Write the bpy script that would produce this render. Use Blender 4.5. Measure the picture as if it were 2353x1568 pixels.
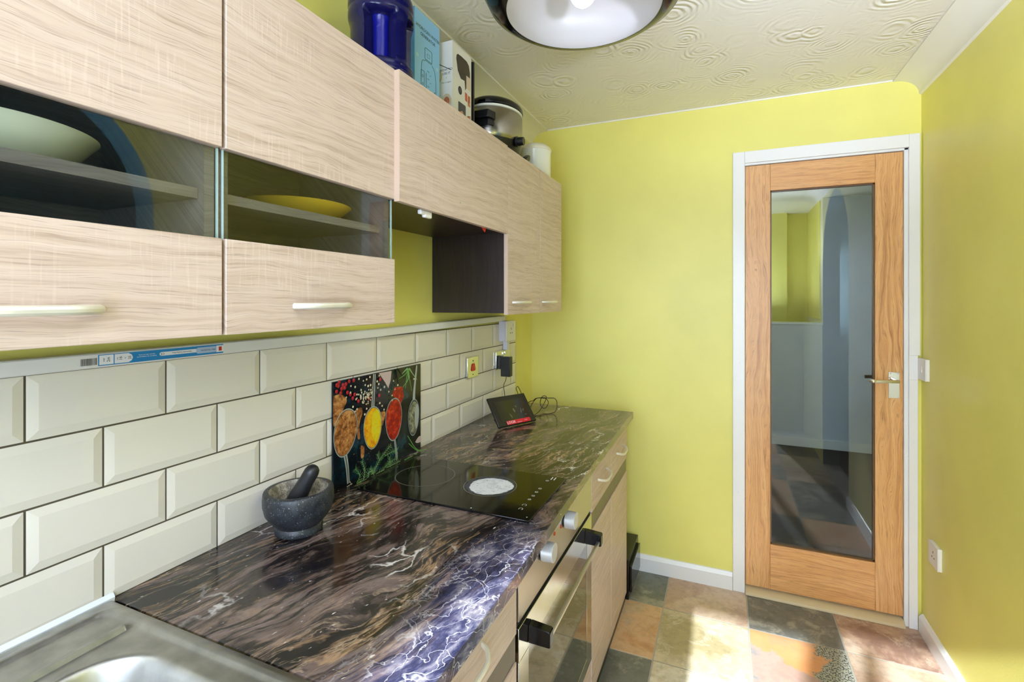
import bpy, math, random
from mathutils import Vector, Matrix, noise as mnoise
R = math.radians
rnd = random.Random(7)
scene = bpy.context.scene
for o in list(bpy.data.objects):
    bpy.data.objects.remove(o)

# ---------------------------------------------------------------- camera, daylight, exposure
cam = bpy.data.cameras.new('camera')
cam.sensor_width = 36.0
cam.lens = 1132.736 * 36.0 / 2353.0
cam.shift_y = -(784.0 - 687.884) / 2353.0
cam.clip_start = 0.02
camera = bpy.data.objects.new('camera', cam)
camera.location = (0, 0, 1.39)
camera.rotation_euler = (R(90), 0, 0.4079)
scene.collection.objects.link(camera)
scene.camera = camera

world = bpy.data.worlds.new('sky')
scene.world = world
world.use_nodes = True
bg = world.node_tree.nodes['Background']
bg.inputs[0].default_value = (0.67, 0.745, 1.0, 1)
bg.inputs[1].default_value = 5.5


def lamp(name, kind, loc, energy, color, **kw):
    l = bpy.data.lights.new(name, kind)
    l.energy = energy
    l.color = color
    for k, v in kw.items():
        setattr(l, k, v)
    ob = bpy.data.objects.new(name, l)
    ob.location = loc
    scene.collection.objects.link(ob)
    return ob


sun = lamp('sun', 'SUN', (-2, -6, 5), 6.6, (0.80, 0.86, 1.0), angle=R(1.1))
sun.rotation_euler = Vector((0.28, 1.55, -1.0)).to_track_quat('-Z', 'Y').to_euler()
# daylight entering through the rear window and the glazed back door
wl = lamp('window_daylight', 'AREA', (-0.485, -0.90, 1.54), 5.0, (0.63, 0.73, 1.0), shape='RECTANGLE', size=0.47, size_y=0.97)
wl.rotation_euler = (R(65), 0, 0)
dl = lamp('back_door_daylight', 'AREA', (0.105, -0.90, 1.12), 9.0, (0.60, 0.72, 1.0), shape='RECTANGLE', size=0.46, size_y=1.9)
dl.rotation_euler = (R(58), 0, 0)
# added fill spot aimed at the ceiling, no such lamp in the room
fl = lamp('ceiling_fill', 'SPOT', (0.50, 0.0, 1.50), 135.0, (0.66, 0.725, 1.0), spot_size=R(92), spot_blend=1.0, shadow_soft_size=0.06)
fl.rotation_euler = Vector((0.02, 0.66, 0.75)).to_track_quat('-Z', 'Y').to_euler()
# added fill lights in the hall, stairwell and room beyond the arch
hl = lamp('hall_fill', 'AREA', (0.3, 3.6, 2.29), 0.8, (0.72, 0.82, 1.0), shape='RECTANGLE', size=0.9, size_y=1.2)
sl = lamp('stairwell_fill', 'AREA', (0.1, 5.75, 1.3), 3.0, (0.72, 0.82, 1.0), shape='RECTANGLE', size=0.8, size_y=0.4)
sl.rotation_euler = (R(180), 0, 0)
al = lamp('dining_fill', 'AREA', (1.05, -0.35, 1.5), 18.0, (0.70, 0.82, 1.0), shape='RECTANGLE', size=0.8, size_y=0.8)
al.rotation_euler = (R(90), 0, R(-90))

scene.view_settings.view_transform = 'Standard'
scene.view_settings.look = 'None'
scene.view_settings.gamma = 1.0
scene.view_settings.use_curve_mapping = False
scene.view_settings.exposure = 1.22
scene.cycles.max_bounces = 12
scene.cycles.diffuse_bounces = 6
scene.cycles.glossy_bounces = 5
scene.cycles.transparent_max_bounces = 16
scene.cycles.caustics_reflective = False
scene.cycles.caustics_refractive = False
scene.cycles.sample_clamp_indirect = 6.0
scene.cycles.use_denoising = True

# ---------------------------------------------------------------- helpers
def s2l(c):
    c = c / 255.0
    return c / 12.92 if c <= 0.04045 else ((c + 0.055) / 1.055) ** 2.4


def col(r, g, b):
    return (s2l(r), s2l(g), s2l(b), 1.0)


class NT:
    def __init__(self, name):
        self.m = bpy.data.materials.new(name)
        self.m.use_nodes = True
        self.t = self.m.node_tree
        self.t.nodes.clear()
        self.out = self.n('ShaderNodeOutputMaterial')

    def n(self, typ, **kw):
        nd = self.t.nodes.new(typ)
        for k, v in kw.items():
            if k == 'ins':
                for a, b in v.items():
                    self.set(nd.inputs[a], b)
            else:
                setattr(nd, k, v)
        return nd

    def set(self, sock, v):
        if isinstance(v, bpy.types.NodeSocket):
            self.t.links.new(v, sock)
        else:
            sock.default_value = v

    def math(self, op, a, b=0.0, c=None, clamp=False):
        nd = self.n('ShaderNodeMath', operation=op, use_clamp=clamp)
        self.set(nd.inputs[0], a)
        self.set(nd.inputs[1], b)
        if c is not None:
            self.set(nd.inputs[2], c)
        return nd.outputs[0]

    def obj(self, rand=True):
        tc = self.n('ShaderNodeTexCoord').outputs['Object']
        if not rand:
            return tc
        oi = self.n('ShaderNodeObjectInfo').outputs['Random']
        off = self.n('ShaderNodeVectorMath', operation='SCALE')
        self.set(off.inputs[0], (11.3, 7.7, 5.9))
        self.set(off.inputs['Scale'], oi)
        ad = self.n('ShaderNodeVectorMath', operation='ADD')
        self.set(ad.inputs[0], tc)
        self.set(ad.inputs[1], off.outputs[0])
        return ad.outputs[0]

    def xyz(self, v):
        s = self.n('ShaderNodeSeparateXYZ')
        self.set(s.inputs[0], v)
        return s.outputs

    def vec(self, x, y, z):
        c = self.n('ShaderNodeCombineXYZ')
        for i, q in enumerate((x, y, z)):
            self.set(c.inputs[i], q)
        return c.outputs[0]

    def noise(self, v, scale=1.0, detail=3.0, rough=0.5, dist=0.0):
        nd = self.n('ShaderNodeTexNoise')
        self.set(nd.inputs['Vector'], v)
        nd.inputs['Scale'].default_value = scale
        nd.inputs['Detail'].default_value = detail
        nd.inputs['Roughness'].default_value = rough
        nd.inputs['Distortion'].default_value = dist
        return nd.outputs['Fac']

    def voro(self, v, scale, feature='F1', out='Distance'):
        nd = self.n('ShaderNodeTexVoronoi', feature=feature)
        self.set(nd.inputs['Vector'], v)
        nd.inputs['Scale'].default_value = scale
        return nd.outputs[out]

    def ramp(self, f, stops, interp='LINEAR'):
        nd = self.n('ShaderNodeValToRGB')
        self.set(nd.inputs[0], f)
        cr = nd.color_ramp
        cr.interpolation = interp
        while len(cr.elements) < len(stops):
            cr.elements.new(0.5)
        for e, (p, c) in zip(cr.elements, stops):
            e.position = p
            e.color = c if len(c) == 4 else (*c, 1)
        return nd.outputs[0]

    def mix(self, f, a, b, blend='MIX'):
        nd = self.n('ShaderNodeMix', data_type='RGBA', blend_type=blend)
        self.set(nd.inputs[0], f)
        self.set(nd.inputs[6], a)
        self.set(nd.inputs[7], b)
        return nd.outputs[2]

    def bump(self, h, strength=0.2, dist=0.01):
        nd = self.n('ShaderNodeBump')
        nd.inputs['Strength'].default_value = strength
        nd.inputs['Distance'].default_value = dist
        self.set(nd.inputs['Height'], h)
        return nd.outputs[0]

    def bsdf(self, color, rough=0.5, metal=0.0, normal=None, spec=0.5, **kw):
        p = self.n('ShaderNodeBsdfPrincipled')
        self.set(p.inputs['Base Color'], color)
        self.set(p.inputs['Roughness'], rough)
        self.set(p.inputs['Metallic'], metal)
        self.set(p.inputs['Specular IOR Level'], spec)
        if normal is not None:
            self.set(p.inputs['Normal'], normal)
        for k, v in kw.items():
            self.set(p.inputs[k], v)
        self.t.links.new(p.outputs[0], self.out.inputs[0])
        return self.m


def flat(name, c, rough=0.5, metal=0.0, spec=0.5, **kw):
    """plain finish with a trace of unevenness in the gloss"""
    t = NT(name)
    n = t.noise(t.obj(), 35.0, 3)
    r = t.math('MULTIPLY_ADD', n, 0.12, max(rough - 0.06, 0.0))
    return t.bsdf(col(*c), r, metal, None, spec, **kw)


def wood(name, light, mid, dark, along='y', across='z', freq=70.0, wob=0.07, rough=0.45, sawn=True, wobscale=1.0, pore=0.6, st=1.0):
    t = NT(name)
    s = dict(zip('xyz', t.xyz(t.obj())))
    a, c = s[along], s[across]
    third = s[[k for k in 'xyz' if k not in (along, across)][0]]
    c = t.math('ADD', c, third)
    n1 = t.noise(t.vec(t.math('MULTIPLY', a, 3.2 * wobscale * st), t.math('MULTIPLY', c, 8.0 * wobscale), 0.0), 1.0, 3, 0.55)
    cc = t.math('MULTIPLY_ADD', t.math('SUBTRACT', n1, 0.5), wob, c)
    n2 = t.noise(t.vec(t.math('MULTIPLY', a, 2.4 * st), t.math('MULTIPLY', cc, freq), 0.0), 1.0, 7, 0.68)
    base = t.ramp(n2, [(0.30, col(*dark)), (0.46, col(*mid)), (0.64, col(*light))])
    big = t.noise(t.vec(t.math('MULTIPLY', a, 2.2), t.math('MULTIPLY', c, 7.0), 3.0), 1.0, 2)
    base = t.mix(t.math('MULTIPLY', t.ramp(big, [(0.4, (0, 0, 0)), (0.7, (1, 1, 1))]), 0.35), base, col(*light))
    pores = t.noise(t.vec(t.math('MULTIPLY', a, 12.0), t.math('MULTIPLY', cc, 520.0), 1.0), 1.0, 3, 0.6)
    base = t.mix(t.ramp(pores, [(0.54, (0, 0, 0)), (0.68, (pore, pore, pore))]), base, col(*[q * 0.74 for q in dark]))
    if sawn:
        tick = t.noise(t.vec(t.math('MULTIPLY', a, 240.0), t.math('MULTIPLY', c, 14.0), 2.0), 1.0, 2)
        gate = t.noise(t.vec(t.math('MULTIPLY', a, 7.0), t.math('MULTIPLY', c, 9.0), 8.0), 1.0, 2)
        f = t.math('MULTIPLY', t.ramp(tick, [(0.54, (0, 0, 0)), (0.68, (0.4, 0.4, 0.4))]), t.ramp(gate, [(0.48, (0, 0, 0)), (0.6, (1, 1, 1))]))
        base = t.mix(f, base, col(*[min(255, q + 14) for q in light]))
    return t.bsdf(base, rough, normal=t.bump(n2, 0.08, 0.002))


OFF = {}


class MB:
    """collects simple solids and links them as ONE mesh object"""

    def __init__(self):
        self.v, self.f, self.m = [], [], []

    def add(self, verts, faces, m=0):
        b = len(self.v)
        self.v += [tuple(p) for p in verts]
        self.f += [tuple(b + i for i in q) for q in faces]
        self.m += [m] * len(faces)
        return self

    def box(self, x0, x1, y0, y1, z0, z1, m=0):
        return self.add([(x, y, z) for z in (z0, z1) for y in (y0, y1) for x in (x0, x1)],
                        [(0, 2, 3, 1), (4, 5, 7, 6), (0, 1, 5, 4), (2, 6, 7, 3), (0, 4, 6, 2), (1, 3, 7, 5)], m)

    def prism(self, poly, axis, a0, a1, m=0):
        """polygon in the other two axes (cyclic order), extruded along axis"""
        def p(q, a):
            return {'x': (a, q[0], q[1]), 'y': (q[0], a, q[1]), 'z': (q[0], q[1], a)}[axis]
        n = len(poly)
        vs = [p(q, a0) for q in poly] + [p(q, a1) for q in poly]
        return self.add(vs, [tuple(range(n))[::-1], tuple(range(n, 2 * n))] + [(i, (i + 1) % n, n + (i + 1) % n, n + i) for i in range(n)], m)

    def lathe(self, prof, c, seg=32, sx=1.0, sy=1.0, m=0, closed=False, caps=True):
        cx, cy, cz = c
        vs = []
        for r, z in prof:
            for k in range(seg):
                a = 2 * math.pi * k / seg
                vs.append((cx + r * sx * math.cos(a), cy + r * sy * math.sin(a), cz + z))
        fs = []
        n = len(prof)
        for i in range(n - 1 + (1 if closed else 0)):
            j = (i + 1) % n
            for k in range(seg):
                l = (k + 1) % seg
                fs.append((i * seg + k, i * seg + l, j * seg + l, j * seg + k))
        if not closed and caps:
            if prof[0][0] > 1e-6:
                fs.append(tuple(range(seg))[::-1])
            if prof[-1][0] > 1e-6:
                fs.append(tuple((n - 1) * seg + k for k in range(seg)))
        return self.add(vs, fs, m)

    def tube(self, pts, r, seg=8, m=0, closed=False):
        pts = [Vector(p) for p in pts]
        n = len(pts)
        vs = []
        up = Vector((0.13, 0.21, 1)).normalized()
        prev = None
        for i, p in enumerate(pts):
            if closed:
                d = pts[(i + 1) % n] - pts[i - 1]
            else:
                d = pts[min(i + 1, n - 1)] - pts[max(i - 1, 0)]
            d.normalize()
            if prev is None:
                u = d.cross(up)
                if u.length < 1e-3:
                    u = d.cross(Vector((1, 0, 0)))
            else:
                u = prev - d * prev.dot(d)
            u.normalize()
            prev = u
            w = d.cross(u)
            rr = r[i] if isinstance(r, (list, tuple)) else r
            for k in range(seg):
                a = 2 * math.pi * k / seg
                vs.append(p + (u * math.cos(a) + w * math.sin(a)) * rr)
        fs = []
        for i in range(n if closed else n - 1):
            j = (i + 1) % n
            for k in range(seg):
                l = (k + 1) % seg
                fs.append((i * seg + k, i * seg + l, j * seg + l, j * seg + k))
        if not closed:
            fs.append(tuple(range(seg))[::-1])
            fs.append(tuple((n - 1) * seg + k for k in range(seg)))
        return self.add(vs, fs, m)

    def cyl(self, p0, p1, r, r1=None, seg=24, m=0):
        return self.tube([p0, p1], [r, r if r1 is None else r1], seg, m)

    def poly_x(self, x, pts, m=0):
        """flat polygon of (y, z) points facing +x"""
        return self.add([(x, y, z) for y, z in pts], [tuple(range(len(pts)))], m)

    def build(self, name, mats, parent=None, loc=None, bevel=0.0, smooth=35.0, seg=2):
        off = OFF[parent] if parent is not None else Vector(loc if loc is not None else (0, 0, 0))
        me = bpy.data.meshes.new(name)
        me.from_pydata([Vector(p) - off for p in self.v], [], self.f)
        mats = mats if isinstance(mats, (list, tuple)) else [mats]
        for q in mats:
            me.materials.append(q)
        me.polygons.foreach_set('material_index', self.m)
        me.validate()
        import bmesh
        b = bmesh.new()
        b.from_mesh(me)
        bmesh.ops.recalc_face_normals(b, faces=b.faces)
        b.to_mesh(me)
        b.free()
        if smooth:
            me.shade_smooth()
            me.set_sharp_from_angle(angle=R(smooth))
        ob = bpy.data.objects.new(name, me)
        scene.collection.objects.link(ob)
        if parent is not None:
            ob.parent = parent
        else:
            ob.location = off
        OFF[ob] = off
        if bevel:
            mod = ob.modifiers.new('bevel', 'BEVEL')
            mod.width = bevel
            mod.segments = seg
            mod.limit_method = 'ANGLE'
            mod.angle_limit = R(40)
        return ob


def tag(ob, label, cat=None, group=None, kind=None):
    ob['label'] = label
    if cat:
        ob['category'] = cat
    if group:
        ob['group'] = group
    if kind:
        ob['kind'] = kind
    return ob


def thing(name, label, cat, loc, group=None):
    ob = bpy.data.objects.new(name, None)
    ob.empty_display_size = 0.05
    ob.location = loc
    scene.collection.objects.link(ob)
    OFF[ob] = Vector(loc)
    return tag(ob, label, cat, group)


def BX(*a):
    return MB().box(*a)


def text(name, body, size, mat, parent, pos, xdir, ydir, align='CENTER', extrude=0.0001, squash=1.0):
    cu = bpy.data.curves.new(name, 'FONT')
    cu.body = body
    cu.size = size
    cu.align_x = align
    cu.align_y = 'CENTER'
    cu.extrude = extrude
    cu.resolution_u = 2
    cu.materials.append(mat)
    x = Vector(xdir).normalized()
    y = Vector(ydir).normalized()
    z = x.cross(y)
    mtx = Matrix.Identity(4)
    for i in range(3):
        mtx[i][0], mtx[i][1], mtx[i][2] = x[i] * squash, y[i], z[i]
        mtx[i][3] = pos[i] - OFF[parent][i]
    tmp = bpy.data.objects.new('tmp', cu)
    scene.collection.objects.link(tmp)
    me = bpy.data.meshes.new_from_object(tmp.evaluated_get(bpy.context.evaluated_depsgraph_get()))
    me.name = name
    bpy.data.objects.remove(tmp)
    bpy.data.curves.remove(cu)
    ob = bpy.data.objects.new(name, me)
    scene.collection.objects.link(ob)
    ob.parent = parent
    ob.matrix_local = mtx
    OFF[ob] = OFF[parent]
    return ob


def catmull(pts, n=6):
    pts = [Vector(p) for p in pts]
    out = []
    for i in range(len(pts) - 1):
        p0, p1, p2, p3 = pts[max(i - 1, 0)], pts[i], pts[i + 1], pts[min(i + 2, len(pts) - 1)]
        for k in range(n):
            t = k / n
            out.append(0.5 * ((2 * p1) + (p2 - p0) * t + (2 * p0 - 5 * p1 + 4 * p2 - p3) * t * t + (3 * p1 - p0 - 3 * p2 + p3) * t ** 3))
    out.append(pts[-1])
    return out

# ---------------------------------------------------------------- materials
def wall_paint(name, c, rough=0.42):
    t = NT(name)
    o = t.obj(False)
    n = t.noise(o, 2.2, 3)
    c2 = tuple(min(255, q * 1.04) for q in c)
    base = t.mix(t.ramp(n, [(0.35, (0, 0, 0)), (0.65, (1, 1, 1))]), col(*c), col(*c2))
    h = t.noise(o, 160.0, 3)
    h2 = t.noise(o, 9.0, 2)
    hh = t.math('MULTIPLY_ADD', h2, 3.0, h)
    return t.bsdf(base, rough, normal=t.bump(hh, 0.10, 0.003))


M_lime = wall_paint('lime_wall_paint', (224, 217, 118))
M_white = flat('white_gloss_paint', (232, 232, 230), 0.3)
M_whitewall = wall_paint('white_wall_paint', (205, 208, 216), 0.6)
M_dining = wall_paint('dim_room_paint', (120, 146, 150), 0.6)


def artex():
    t = NT('swirl_textured_ceiling')
    o = t.obj(False)
    wob = t.n('ShaderNodeTexNoise')
    t.set(wob.inputs['Vector'], o)
    wob.inputs['Scale'].default_value = 7.0
    ad = t.n('ShaderNodeVectorMath', operation='MULTIPLY_ADD')
    t.set(ad.inputs[0], wob.outputs['Color'])
    ad.inputs[1].default_value = (0.06, 0.06, 0.0)
    t.set(ad.inputs[2], o)
    s = t.xyz(ad.outputs[0])
    v = t.vec(s[0], s[1], 0.0)
    d = t.voro(v, 6.5)
    rings = t.math('SINE', t.math('MULTIPLY', d, 52.0))
    gate = t.ramp(t.noise(o, 10.0, 4, 0.6), [(0.42, (0, 0, 0)), (0.62, (1, 1, 1))])
    core = t.ramp(d, [(0.02, (1, 1, 1)), (0.16, (0, 0, 0))])
    blob = t.math('MULTIPLY', core, t.noise(o, 55.0, 3, 0.6))
    fade = t.ramp(d, [(0.25, (1, 1, 1)), (0.65, (0.15, 0.15, 0.15))])
    h = t.math('MULTIPLY', t.math('MULTIPLY', rings, gate), fade)
    h = t.math('MULTIPLY_ADD', blob, 2.6, h)
    return t.bsdf(col(226, 222, 208), 0.42, normal=t.bump(h, 0.45, 0.006))


M_ceiling = artex()
M_cove = flat('cove_white', (232, 230, 218), 0.45)

M_sonoma = wood('sonoma_oak_laminate', (210, 190, 178), (197, 175, 160), (170, 145, 129), freq=85, wob=0.05, pore=0.5)
M_edge = flat('pink_oak_edging', (192, 168, 148), 0.5)
M_wenge = wood('wenge_laminate', (58, 46, 40), (46, 36, 32), (32, 25, 23), rough=0.35, sawn=False)
M_wengein = wood('wenge_cabinet_inside', (140, 128, 124), (122, 111, 108), (100, 91, 90), rough=0.35, sawn=False)
M_wengev = wood('wenge_laminate_upright', (50, 40, 36), (38, 29, 27), (24, 19, 18), along='z', across='x', freq=110, rough=0.4, sawn=False)
M_band = flat('grey_brown_rail', (98, 86, 72), 0.35)
M_oakv = wood('oak_veneer_upright', (230, 180, 122), (212, 156, 96), (150, 92, 46), along='z', across='x', freq=85, wob=0.13, rough=0.35, sawn=False, wobscale=1.0, pore=0.6, st=0.42)
M_oakh = wood('oak_veneer_level', (226, 174, 114), (212, 154, 94), (182, 122, 70), along='x', across='z', freq=110, wob=0.03, rough=0.35, sawn=False, pore=0.7)
M_bead = flat('dark_glazing_bead', (96, 66, 30), 0.4)
t = NT('brushed_steel')
o = t.xyz(t.obj())
nb = t.noise(t.vec(t.math('MULTIPLY', o[0], 400.0), t.math('MULTIPLY', o[1], 9.0), t.math('MULTIPLY', o[2], 900.0)), 1.0, 3)
M_steel = t.bsdf(col(206, 204, 198), t.math('MULTIPLY_ADD', nb, 0.10, 0.26), 1.0)
M_chrome = flat('polished_chrome', (225, 225, 220), 0.1, 1.0)
M_satin = flat('satin_nickel', (205, 203, 196), 0.32, 0.9)
M_pale = flat('pale_metal_handle', (226, 222, 206), 0.35, 0.35)
M_black = flat('black_plastic', (20, 20, 21), 0.35)
M_gloss = flat('black_gloss', (9, 9, 10), 0.08)
M_rubber = flat('black_cable', (14, 14, 15), 0.5)
M_plastic = flat('white_plastic', (232, 230, 226), 0.35)
M_greyplastic = flat('pale_grey_plastic', (214, 212, 220), 0.4)
M_dark = flat('dark_void', (18, 16, 15), 0.7)
M_red = flat('red_plastic', (205, 40, 24), 0.35)
M_grout = flat('dark_dirty_grout', (84, 76, 58), 0.85)
M_silicone = flat('white_silicone', (228, 232, 236), 0.35)
M_tile = flat('cream_glazed_tile', (230, 223, 211), 0.12)
M_ink = flat('black_print', (26, 26, 30), 0.5)
M_whiteprint = flat('white_print', (238, 238, 240), 0.45)
M_carpet = flat('brown_carpet', (58, 45, 40), 0.95)
M_beige = flat('beige_threshold', (206, 186, 146), 0.4)
M_ceramic = flat('white_ceramic', (228, 228, 212), 0.2)
M_yellow = flat('yellow_ceramic', (226, 184, 48), 0.25)


def glass_mat(name, tint, f0=0.042):
    """thin pane: Schlick reflection over plain transmission, the same from both faces"""
    t = NT(name)
    ge = t.n('ShaderNodeNewGeometry')
    dt = t.n('ShaderNodeVectorMath', operation='DOT_PRODUCT')
    t.t.links.new(ge.outputs['Incoming'], dt.inputs[0])
    t.t.links.new(ge.outputs['Normal'], dt.inputs[1])
    c = t.math('ABSOLUTE', dt.outputs['Value'])
    f = t.math('MULTIPLY_ADD', t.math('POWER', t.math('SUBTRACT', 1.0, c), 5.0), 1 - f0, f0)
    tr = t.n('ShaderNodeBsdfTransparent')
    tr.inputs[0].default_value = tint
    gl = t.n('ShaderNodeBsdfGlossy')
    gl.inputs['Roughness'].default_value = 0.0
    mx = t.n('ShaderNodeMixShader')
    t.t.links.new(f, mx.inputs[0])
    t.t.links.new(tr.outputs[0], mx.inputs[1])
    t.t.links.new(gl.outputs[0], mx.inputs[2])
    t.t.links.new(mx.outputs[0], t.out.inputs[0])
    return t.m


M_glass = glass_mat('clear_glass', (0.93, 0.96, 0.95, 1))
M_cabglass = glass_mat('cabinet_glass', (0.90, 0.93, 0.91, 1), 0.05)
M_glassedge = flat('green_glass_edge', (168, 192, 188), 0.2)


def marble():
    t = NT('dark_marbled_laminate')
    s = t.xyz(t.obj(False))
    x, y = t.math('SUBTRACT', s[0], s[2]), s[1]
    al = t.math('ADD', t.math('MULTIPLY', y, 0.95), t.math('MULTIPLY', x, 0.30))
    ac = t.math('SUBTRACT', t.math('MULTIPLY', x, 0.95), t.math('MULTIPLY', y, 0.30))
    def av(k1, k2, sd, c=None):
        return t.vec(t.math('MULTIPLY', ac if c is None else c, k1), t.math('MULTIPLY', al, k2), sd)

    def warp(base_, n_, k):
        return t.math('MULTIPLY_ADD', t.math('SUBTRACT', n_, 0.5), k, base_)

    acw = warp(ac, t.noise(av(2.4, 1.5, 0.0), 1.0, 3, 0.5), 0.30)
    acw = warp(acw, t.noise(av(8.0, 3.5, 4.0), 1.0, 4, 0.55), 0.070)
    acw = warp(acw, t.noise(av(50.0, 25.0, 9.0), 1.0, 3, 0.6), 0.007)
    body = t.noise(av(6.5, 1.5, 0.0, acw), 1.0, 10, 0.64)
    base = t.ramp(body, [(0.36, col(15, 13, 17)), (0.45, col(27, 23, 27)), (0.49, col(56, 47, 48)), (0.52, col(98, 82, 78)), (0.57, col(122, 104, 100)),
                         (0.60, col(70, 58, 57)), (0.66, col(132, 112, 104)), (0.74, col(42, 36, 39))])

    def ridge(k1, k2, sd, lo, hi, amt):
        q = t.noise(av(k1, k2, sd, acw), 1.0, 6, 0.62)
        q = t.math('ABSOLUTE', t.math('SUBTRACT', q, 0.5))
        return t.ramp(q, [(lo, (amt, amt, amt)), (hi, (0, 0, 0))])

    zone = t.ramp(t.noise(av(4.0, 1.6, 11.0, acw), 1.0, 3, 0.5), [(0.42, (0.12, 0.12, 0.12)), (0.60, (1, 1, 1))])
    base = t.mix(t.math('MULTIPLY', zone, ridge(15.0, 2.2, 2.0, 0.0, 0.030, 0.75)), base, col(190, 152, 116))
    base = t.mix(ridge(10.0, 2.0, 5.0, 0.004, 0.040, 0.95), base, col(20, 17, 20))
    base = t.mix(t.math('MULTIPLY', zone, ridge(26.0, 3.6, 7.0, 0.0, 0.018, 0.55)), base, col(204, 176, 150))
    fine = t.noise(av(150.0, 16.0, 2.0, acw), 1.0, 4, 0.65)
    base = t.mix(t.ramp(fine, [(0.52, (0, 0, 0)), (0.66, (0.7, 0.7, 0.7))]), base, col(22, 18, 21))
    # pale mineral cracks
    w = t.n('ShaderNodeTexNoise')
    t.set(w.inputs['Vector'], t.vec(ac, al, 0.0))
    w.inputs['Scale'].default_value = 14.0
    w.inputs['Detail'].default_value = 4.0
    ad = t.n('ShaderNodeVectorMath', operation='MULTIPLY_ADD')
    t.set(ad.inputs[0], w.outputs['Color'])
    ad.inputs[1].default_value = (0.14, 0.14, 0)
    t.set(ad.inputs[2], t.vec(t.math('MULTIPLY', ac, 1.2), t.math('MULTIPLY', al, 0.6), 0.0))
    ed = t.voro(ad.outputs[0], 9.0, 'DISTANCE_TO_EDGE')
    gate = t.noise(t.vec(ac, al, 3.0), 5.0, 2)
    cr = t.math('MULTIPLY', t.ramp(ed, [(0.0, (1, 1, 1)), (0.035, (0, 0, 0))]), t.ramp(gate, [(0.54, (0, 0, 0)), (0.66, (1, 1, 1))]))
    base = t.mix(cr, base, col(226, 218, 214))
    # bluish sunlit sheen along the front edge, painted into the laminate with white crackle
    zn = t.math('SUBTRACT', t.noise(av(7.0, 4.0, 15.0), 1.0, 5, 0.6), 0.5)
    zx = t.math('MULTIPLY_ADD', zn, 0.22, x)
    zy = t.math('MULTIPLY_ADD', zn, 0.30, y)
    sunlit_sheen = t.math('MULTIPLY', t.ramp(t.math('ADD', zx, 0.36), [(0.50, (0, 0, 0)), (0.58, (1, 1, 1))]), t.ramp(t.math('MULTIPLY_ADD', zy, 0.5, 0.665), [(0.45, (1, 1, 1)), (0.54, (0, 0, 0))]))
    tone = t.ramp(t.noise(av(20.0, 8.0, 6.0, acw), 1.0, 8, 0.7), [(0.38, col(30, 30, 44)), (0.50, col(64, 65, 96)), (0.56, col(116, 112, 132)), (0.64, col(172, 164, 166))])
    base = t.mix(t.math('MULTIPLY', sunlit_sheen, 0.85), base, tone)
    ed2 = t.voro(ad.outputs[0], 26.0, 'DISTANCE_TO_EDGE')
    base = t.mix(t.math('MULTIPLY', sunlit_sheen, t.ramp(ed2, [(0.0, (0.6, 0.6, 0.6)), (0.030, (0, 0, 0))])), base, col(226, 220, 222))
    fl = t.noise(t.vec(t.math('MULTIPLY', ac, 150.0), t.math('MULTIPLY', al, 60.0), 1.0), 1.0, 2)
    base = t.mix(t.ramp(fl, [(0.70, (0, 0, 0)), (0.74, (0.9, 0.9, 0.9))]), base, col(222, 214, 212))
    return t.bsdf(base, 0.13, spec=0.55)


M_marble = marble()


def slate(name, a, b, c, seed, speck=0.0):
    t = NT(name)
    o = t.obj()
    s = t.xyz(o)
    v = t.vec(s[0], s[1], seed)
    n = t.noise(v, 3.6, 6, 0.62, 0.35)
    base = t.ramp(n, [(0.40, col(*a)), (0.47, col(*b)), (0.56, col(*b)), (0.60, col(*c))])
    ed = t.noise(v, 9.0, 8, 0.68, 0.8)
    base = t.mix(t.ramp(ed, [(0.57, (0, 0, 0)), (0.59, (0.28, 0.28, 0.28)), (0.64, (0, 0, 0))]), base, col(*[min(255, q * 1.25) for q in c]))
    mot = t.noise(v, 26.0, 5, 0.7)
    base = t.mix(t.ramp(mot, [(0.35, (0.35, 0.35, 0.35)), (0.55, (0, 0, 0))]), base, col(*[q * 0.72 for q in a]))
    if speck:
        l = t.xyz(t.obj(False))
        wv = t.math('MULTIPLY', t.math('SUBTRACT', t.noise(v, 14.0, 6, 0.65), 0.5), 0.22)
        e1 = t.math('ADD', t.math('MULTIPLY_ADD', l[0], 0.55, l[1]), wv)
        base = t.mix(t.ramp(t.math('MULTIPLY_ADD', e1, 1.0, 0.5), [(0.490, (0, 0, 0)), (0.500, (1, 1, 1))]), t.mix(0.5, base, col(150, 154, 160)), t.mix(0.75, base, col(226, 156, 100)))
        sp = t.noise(v, 150.0, 2)
        e2 = t.math('ADD', t.math('MULTIPLY_ADD', l[1], -0.25, l[0]), wv)
        zone = t.ramp(t.math('MULTIPLY_ADD', e2, 1.0, 0.5), [(0.545, (0, 0, 0)), (0.560, (1, 1, 1))])
        base = t.mix(zone, base, t.ramp(sp, [(0.44, col(78, 80, 74)), (0.52, col(176, 174, 156))]))
    h = t.noise(v, 40.0, 5, 0.6)
    return t.bsdf(base, 0.32, normal=t.bump(h, 0.15, 0.003))


S_grey = slate('grey_slate', (96, 97, 88), (118, 118, 110), (158, 152, 136), 1)
S_tan = slate('tan_slate', (204, 154, 112), (214, 174, 134), (204, 176, 144), 2)
S_pink = slate('pink_beige_slate', (190, 158, 134), (208, 182, 158), (196, 168, 138), 3)
S_olive = slate('olive_beige_slate', (180, 162, 122), (208, 191, 160), (222, 210, 188), 4)
S_rust = slate('rust_and_grey_slate', (220, 150, 98), (214, 168, 128), (146, 146, 144), 5, 1.0)
S_brown = slate('brown_pink_slate', (150, 116, 98), (190, 158, 134), (214, 188, 164), 6)
M_fgrout = flat('pale_floor_grout', (176, 168, 154), 0.8)


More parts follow.
